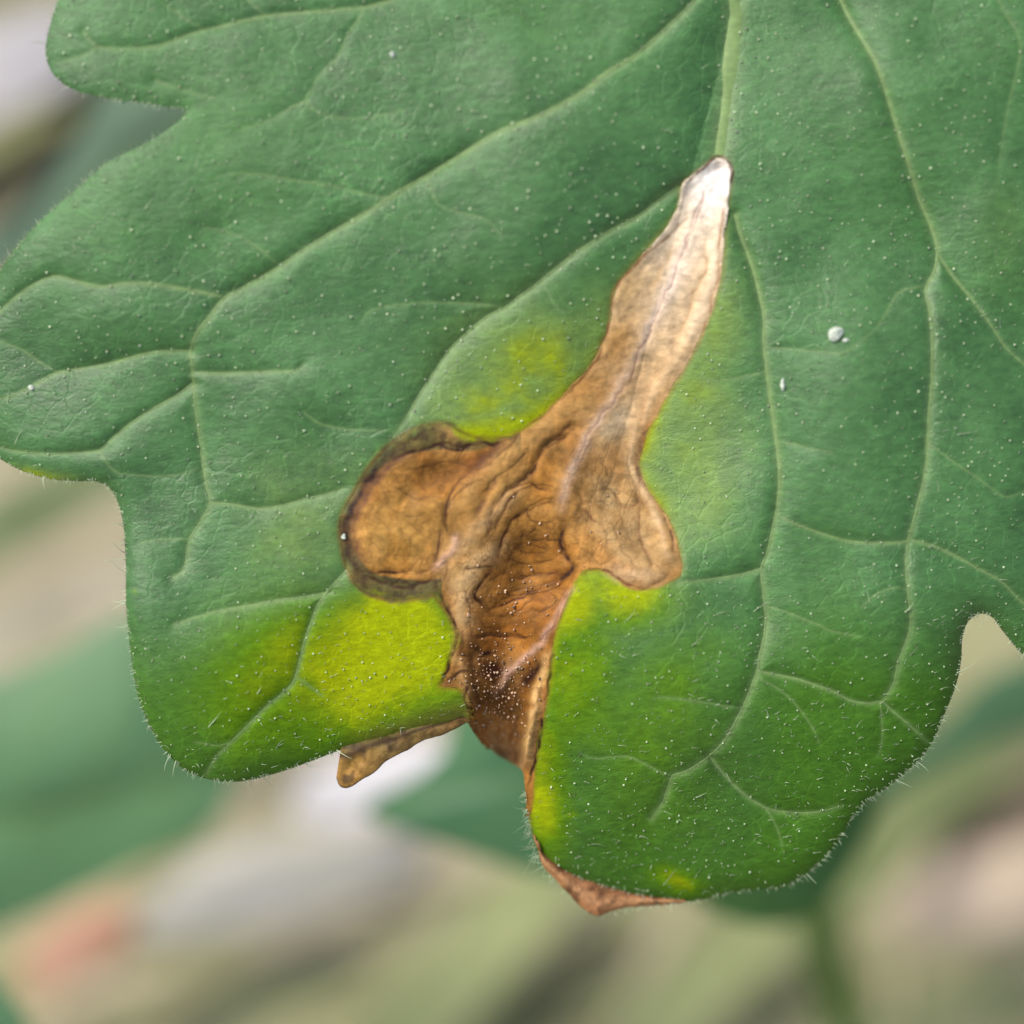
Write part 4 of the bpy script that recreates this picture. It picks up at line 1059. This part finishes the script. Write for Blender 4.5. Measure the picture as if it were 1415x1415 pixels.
# ================================================================== OUT-OF-FOCUS SURROUNDINGS
def back_leaf(name, label, cat, pts, depth, c1, c2, axis, tilt=(0.0, 0.0), dome=0.5, group=None, vein=(0.12, 0.22, 0.07), rough=0.5, step=14, ribs=5):
    """a whole leaf behind the main one: blade with a folded midrib and side veins; pts in photograph pixels at that depth"""
    P = np.array([tuple(at(x, y, depth))[:2] for x, y in pts])
    P = sp(P, closed=True, step=0.12)
    lo, hi = P.min(0), P.max(0)
    h = max(hi - lo) / 70
    xs = np.arange(lo[0] - h, hi[0] + 2 * h, h); ys = np.arange(lo[1] - h, hi[1] + 2 * h, h)
    x, y = np.meshgrid(xs, ys)
    i_ = inside(x, y, P)
    d, nx, ny = seg_dist(x, y, P, 99, closed=True, nearest=True)
    a0 = np.array(at(*axis[0], depth))[:2]; a1 = np.array(at(*axis[1], depth))[:2]
    ax = sp([a0, (a0 + a1) / 2 + np.array([a1[1] - a0[1], a0[0] - a1[0]]) * 0.05, a1], step=0.1)
    dm = seg_dist(x, y, ax, 99)
    cen = P.mean(0)
    size = max(hi - lo)
    def hf(x, y, d, dm):
        return dome * 0.35 * size * (1 - np.exp(-d / (0.3 * size))) + (x - cen[0]) * tilt[0] + (y - cen[1]) * tilt[1] - 0.022 * size * np.exp(-dm / (0.07 * size)) + fbm(x * 50, y * 50, 60, 9, 2) * 0.02 * size
    z = hf(x, y, np.where(i_, d, 0), dm)
    cnt = i_[:-1, :-1].astype(int) + i_[1:, :-1] + i_[:-1, 1:] + i_[1:, 1:]
    cl = cnt > 0
    us = np.zeros(x.shape, bool); us[:-1, :-1] |= cl; us[1:, :-1] |= cl; us[:-1, 1:] |= cl; us[1:, 1:] |= cl
    sn = us & ~i_
    xx, yy = x.copy(), y.copy(); xx[sn] = nx[sn]; yy[sn] = ny[sn]
    k = np.arange(x.size).reshape(x.shape)
    F = np.stack([k[:-1, :-1], k[:-1, 1:], k[1:, 1:], k[1:, :-1]], -1)[cl]
    ids, inv = np.unique(F, return_inverse=True)
    co = np.stack([xx - cen[0], yy - cen[1], z], -1).reshape(-1, 3)[ids]
    root = empty(name, FRAME @ Matrix.Translation(Vector((cen[0], cen[1], -depth))))
    tag(root, label, cat, group)
    b = link("blade", mesh_np("blade", co, inv.reshape(-1, 4)), simple_material(name + "_skin", c1, c2, 1.3, rough, 0.4), root); solid(b, 0.03)
    def cord(pl, r0, nm):
        zz = []
        for q in pl:
            i = np.clip(np.searchsorted(ys, q[1]) - 1, 0, len(ys) - 1); j = np.clip(np.searchsorted(xs, q[0]) - 1, 0, len(xs) - 1)
            zz.append(z[i, j])
        c = np.stack([pl[:, 0] - cen[0], pl[:, 1] - cen[1], np.array(zz)], -1)
        n = len(c)
        if n < 3: return
        tg = np.gradient(c, axis=0); tg /= np.linalg.norm(tg, axis=1)[:, None] + 1e-9
        sd = np.cross(tg, (0, 0, 1.0)); up = np.cross(sd, tg)
        a = np.linspace(0, 2 * np.pi, 6, endpoint=False); r = r0 * (1 - 0.75 * np.linspace(0, 1, n))
        V_ = c[:, None] + r[:, None, None] * (np.cos(a)[None, :, None] * sd[:, None] + np.sin(a)[None, :, None] * up[:, None])
        kk = np.arange(n * 6).reshape(n, 6); k2 = np.roll(kk, -1, 1)
        link(nm, mesh_np(nm, V_.reshape(-1, 3), np.stack([kk[:-1], k2[:-1], k2[1:], kk[1:]], -1).reshape(-1, 4)), simple_material(name + "_vein", vein, vein, 2, 0.5), root)
    inax = ax[inside(ax[:, :1], ax[:, 1:], P)[:, 0]] if len(ax) else ax
    cord(inax, 0.022 * size * 0.5, "midrib")
    dirv = (a1 - a0) / np.linalg.norm(a1 - a0); pv = np.array([-dirv[1], dirv[0]])
    for i in range(ribs):
        f = 0.12 + 0.7 * i / max(ribs - 1, 1)
        q = a0 + (a1 - a0) * f
        for sg in (1, -1):
            e = q + (dirv * 0.6 + pv * sg) * size * 0.35
            Q = sp([q, (q + e) / 2 + dirv * 0.02 * size, e], step=0.12)
            Q = Q[inside(Q[:, :1], Q[:, 1:], P)[:, 0]]
            if len(Q) > 3: cord(Q, 0.006 * size, "vein")
    return root

def blade_of_grass(name, label, cat, path, width, c1, c2, depth, curl=0.25, group=None, rough=0.6):
    """a long narrow keeled leaf or straw along a path; depth at start and end"""
    n = 40
    Q = sp([tuple(p) for p in path], step=20)
    tt = np.linspace(0, 1, len(Q))
    dd = depth[0] * (1 - tt) + depth[1] * tt
    c = np.array([tuple(at(q[0], q[1], d)) for q, d in zip(Q, dd)])
    wd = width * S * (CAM_D + dd) / CAM_D * np.clip(np.minimum(tt * 5 + 0.35, (1 - tt) * 4 + 0.12), 0, 1) * 0.5
    tg = np.gradient(c, axis=0); tg /= np.linalg.norm(tg, axis=1)[:, None]
    sd = np.cross(tg, (0, 0, 1.0)); sd /= np.linalg.norm(sd, axis=1)[:, None]; up = np.cross(sd, tg)
    prof = np.linspace(-1, 1, 7)
    Vv = c[:, None] + wd[:, None, None] * (prof[None, :, None] * sd[:, None] + (curl * (np.abs(prof) ** 1.5))[None, :, None] * up[:, None])
    o0 = c[0].copy()
    k = np.arange(len(Q) * 7).reshape(-1, 7)
    F = np.stack([k[:-1, :-1], k[:-1, 1:], k[1:, 1:], k[1:, :-1]], -1).reshape(-1, 4)
    me = mesh_np(name, (Vv - o0).reshape(-1, 3), F)
    o = link(name, me, simple_material(name + "_skin", c1, c2, 2.0, rough, 0.3), None, FRAME @ Matrix.Translation(Vector(o0))); solid(o, 0.03)
    tag(o, label, cat, group)
    return o

GRN = ((0.068, 0.160, 0.070), (0.088, 0.190, 0.082))
# nearer green leaves
back_leaf("background_leaf", "large out-of-focus dark green leaf at the left below the main leaf", "leaf",
          [(-260, 1010), (-120, 960), (0, 935), (90, 895), (180, 850), (270, 880), (330, 985), (322, 1080), (285, 1150), (200, 1190), (90, 1245), (0, 1285), (-140, 1330), (-280, 1280)], 6.0, *GRN, ((-260, 1150), (320, 1060)), dome=0.25, tilt=(0.1, 0.1))
back_leaf("background_leaf", "out-of-focus green leaf behind the gap under the withered tip", "leaf",
          [(500, 1125), (560, 1085), (610, 1045), (640, 960), (720, 900), (860, 930), (900, 1060), (860, 1180), (780, 1215), (720, 1205), (640, 1180), (560, 1150)], 4.5, (0.05, 0.14, 0.06), (0.075, 0.185, 0.075), ((880, 1060), (520, 1125)), dome=0.35, tilt=(0.0, 0.15))
back_leaf("background_leaf", "dark green leaf just below and behind the large lower lobe", "leaf",
          [(930, 1200), (965, 1245), (1010, 1270), (1070, 1280), (1125, 1262), (1165, 1215), (1200, 1150), (1215, 1100), (1150, 1060), (1000, 1080)], 4.2, (0.05, 0.14, 0.022), (0.065, 0.165, 0.03), ((1190, 1110), (1000, 1250)), dome=0.3)
back_leaf("background_leaf", "blurred blue-green leaf under the notch at the right margin", "leaf",
          [(1180, 1085), (1260, 1040), (1320, 985), (1360, 940), (1420, 915), (1500, 900), (1540, 960), (1470, 1000), (1400, 1015), (1330, 1045), (1250, 1085), (1190, 1130)], 6.5, *GRN, ((1520, 930), (1200, 1110)), dome=0.25)
back_leaf("background_leaf", "dark green leaf corner in the lower left corner of the picture", "leaf",
          [(-160, 1340), (-60, 1320), (0, 1360), (30, 1400), (42, 1450), (0, 1540), (-120, 1560)], 4.0, *GRN, ((-150, 1450), (30, 1430)), dome=0.2)
back_leaf("background_leaf", "blurred grey-green leaf seen through the notch at upper left", "leaf",
          [(110, 190), (150, 130), (230, 80), (340, 90), (380, 180), (320, 240), (200, 250), (60, 330), (-20, 380), (-60, 350), (20, 290)], 5.5, (0.09, 0.15, 0.10), (0.12, 0.19, 0.12), ((370, 140), (0, 340)), dome=0.2, tilt=(0.1, 0.3))
# stem and grass
blade_of_grass("green_stem", "blurred upright green stem below the large lower lobe", "stem", [(1120, 1230), (1140, 1310), (1165, 1400), (1185, 1500)], 60, (0.10, 0.20, 0.035), (0.14, 0.25, 0.05), (8, 11))
PALEG = ((0.29, 0.325, 0.135), (0.35, 0.37, 0.18))
blade_of_grass("grass_blade", "blurred green grass blade crossing behind the left margin notch", "grass", [(-80, 770), (0, 725), (100, 672), (220, 610)], 62, (0.14, 0.22, 0.075), (0.18, 0.26, 0.10), (11, 13))
blade_of_grass("grass_blade", "blurred yellow-green grass blade at the top left edge", "grass", [(-80, 245), (0, 196), (80, 150), (200, 80)], 52, (0.22, 0.23, 0.09), (0.27, 0.27, 0.12), (9, 11))
blade_of_grass("dark_strip", "blurred dark brown twig at the left above the grey-green leaf", "twig", [(-90, 325), (0, 268), (90, 210), (160, 170)], 70, (0.035, 0.034, 0.022), (0.06, 0.055, 0.035), (11, 13), curl=0.8)
blade_of_grass("grass_blade", "broad pale green blurred blade below the gap at the bottom", "grass", [(500, 1480), (600, 1380), (700, 1270), (800, 1180)], 120, *PALEG, (12, 13))
blade_of_grass("grass_blade", "pale green blurred blade at the bottom beside the green stem", "grass", [(860, 1460), (960, 1360), (1040, 1290), (1120, 1230)], 110, *PALEG, (12, 13))
blade_of_grass("grass_blade", "pale green blurred blade beyond the right lower margin", "grass", [(1130, 1260), (1220, 1170), (1300, 1090), (1420, 1030)], 84, (0.24, 0.29, 0.10), (0.30, 0.34, 0.14), (10, 13))
blade_of_grass("grass_blade", "thin green blurred blade low in the right corner", "grass", [(1180, 1440), (1300, 1395), (1440, 1360)], 26, (0.16, 0.23, 0.09), (0.22, 0.28, 0.12), (9, 10))
blade_of_grass("grass_blade", "green blurred blade low in the middle beside the dark strip", "grass", [(240, 1480), (330, 1400), (420, 1360), (520, 1330)], 40, (0.26, 0.29, 0.12), (0.30, 0.33, 0.15), (9, 11))
blade_of_grass("dark_strip", "blurred dark strip for a shadowed gap, slanting up across the bottom of the picture", "twig", [(230, 1450), (350, 1360), (460, 1300), (560, 1260), (660, 1215)], 46, (0.15, 0.14, 0.095), (0.19, 0.17, 0.12), (12, 13), curl=0.8)  # dark strip added to paint the shade of a gap
blade_of_grass("dry_stalk", "blurred dark brown stalk at the right edge above pale soil", "twig", [(1290, 1180), (1350, 1140), (1420, 1105), (1500, 1070)], 62, (0.17, 0.12, 0.08), (0.21, 0.15, 0.11), (12, 13.5), curl=0.7)
# pale dry leaves and a red scrap on the ground
PW = ((0.38, 0.37, 0.31), (0.50, 0.48, 0.43))
back_leaf("dry_leaf", "small white dry leaf below the curled brown margin of the yellow lobe", "leaf",
          [(400, 1120), (440, 1065), (520, 1030), (600, 1020), (650, 1050), (640, 1090), (560, 1115), (480, 1140)], 8.5, (0.62, 0.60, 0.62), (0.74, 0.72, 0.73), ((400, 1115), (645, 1060)), dome=0.2, vein=(0.5, 0.48, 0.46), ribs=2)
back_leaf("dry_leaf", "long pale dry leaf lying slantwise on the ground at the bottom left", "leaf",
          [(185, 1290), (230, 1220), (310, 1175), (420, 1150), (540, 1150), (590, 1180), (560, 1215), (470, 1250), (380, 1275), (260, 1300)], 9.5, *PW, ((200, 1280), (585, 1185)), dome=0.2, vein=(0.5, 0.48, 0.44), ribs=3)
back_leaf("dry_leaf", "pale lilac dry leaf at the upper left corner behind the lobe", "leaf",
          [(-140, 120), (-80, 60), (0, 30), (70, 10), (130, 30), (120, 90), (50, 145), (-30, 185), (-120, 190)], 10.0, (0.34, 0.33, 0.34), (0.42, 0.40, 0.41), ((-140, 160), (130, 50)), dome=0.2, vein=(0.45, 0.43, 0.43), ribs=2)
back_leaf("dry_leaf", "pale beige dry leaf strip at the left under the notch", "leaf",
          [(-100, 880), (0, 850), (90, 815), (200, 770), (230, 790), (150, 840), (40, 880), (-80, 920)], 12.0, (0.36, 0.33, 0.25), (0.42, 0.39, 0.31), ((-90, 900), (220, 780)), dome=0.2, vein=(0.4, 0.36, 0.28), ribs=2)
back_leaf("red_petal", "salmon-red blurred scrap lying on the ground at lower left", "petal",
          [(25, 1350), (50, 1300), (100, 1262), (160, 1245), (190, 1265), (165, 1310), (120, 1345), (70, 1375)], 10.0, (0.42, 0.20, 0.125), (0.42, 0.27, 0.18), ((30, 1360), (180, 1255)), dome=0.3, vein=(0.5, 0.2, 0.14), ribs=2)
back_leaf("dry_leaf", "pinkish beige dry leaf on the soil at the right edge", "leaf",
          [(1230, 1260), (1300, 1200), (1380, 1170), (1480, 1160), (1520, 1220), (1440, 1270), (1340, 1290), (1260, 1300)], 12.0, (0.48, 0.38, 0.27), (0.56, 0.45, 0.34), ((1240, 1280), (1500, 1180)), dome=0.2, vein=(0.45, 0.36, 0.27), ribs=2)

# loose straw on the soil
def litter():
    V_, F_, C_ = [], [], []
    cen = Vector((0, 12, 0))
    k = 0
    for i in range(520):
        x = rng.uniform(-14, 14); y = rng.uniform(-2, 26)
        a = math.radians(33) + rng.normal(0, 0.45)
        L = rng.uniform(0.8, 3.2); w = rng.uniform(0.05, 0.16)
        z = rng.uniform(0.15, 0.75); tl = rng.normal(0, 0.1)
        dx, dy = math.cos(a), math.sin(a); nx, ny = -dy, dx
        for q in (-1, 0, 1):
            zz = z + tl * q * L / 2 - 0.05 * q * q * L
            for s_ in (-1, 0, 1):
                V_.append((x + dx * q * L / 2 + nx * w * s_ * (1 - 0.5 * abs(q)), y + dy * q * L / 2 + ny * w * s_ * (1 - 0.5 * abs(q)), zz + (0.06 if s_ == 0 else 0)))
        for r_ in range(2):
            for c_ in range(2):
                b = k + r_ * 3 + c_
                F_.append((b, b + 1, b + 4, b + 3))
        k += 9
    m, t, nn, lk = new_mat("dry_straw")
    out = nn("ShaderNodeOutputMaterial"); bs = nn("ShaderNodeBsdfPrincipled"); g = nn("ShaderNodeNewGeometry"); cr = nn("ShaderNodeValToRGB")
    e = cr.color_ramp.elements; e[0].color = (0.20, 0.24, 0.09, 1); e[1].color = (0.52, 0.45, 0.36, 1)
    q = e.new(0.35); q.color = (0.36, 0.32, 0.18, 1)
    q = e.new(0.7); q.color = (0.44, 0.36, 0.24, 1)
    lk(g.outputs["Random Per Island"], cr.inputs[0]); lk(cr.outputs[0], bs.inputs["Base Color"]); bs.inputs["Roughness"].default_value = 0.7; lk(bs.outputs[0], out.inputs[0])
    o = link("straw_litter", mesh_np("straw_litter", np.array(V_), np.array(F_)), m)
    tag(o, "scattered dry straw and grass bits blurred on the soil", "straw", kind="stuff")
litter()
bpy.context.view_layer.update()
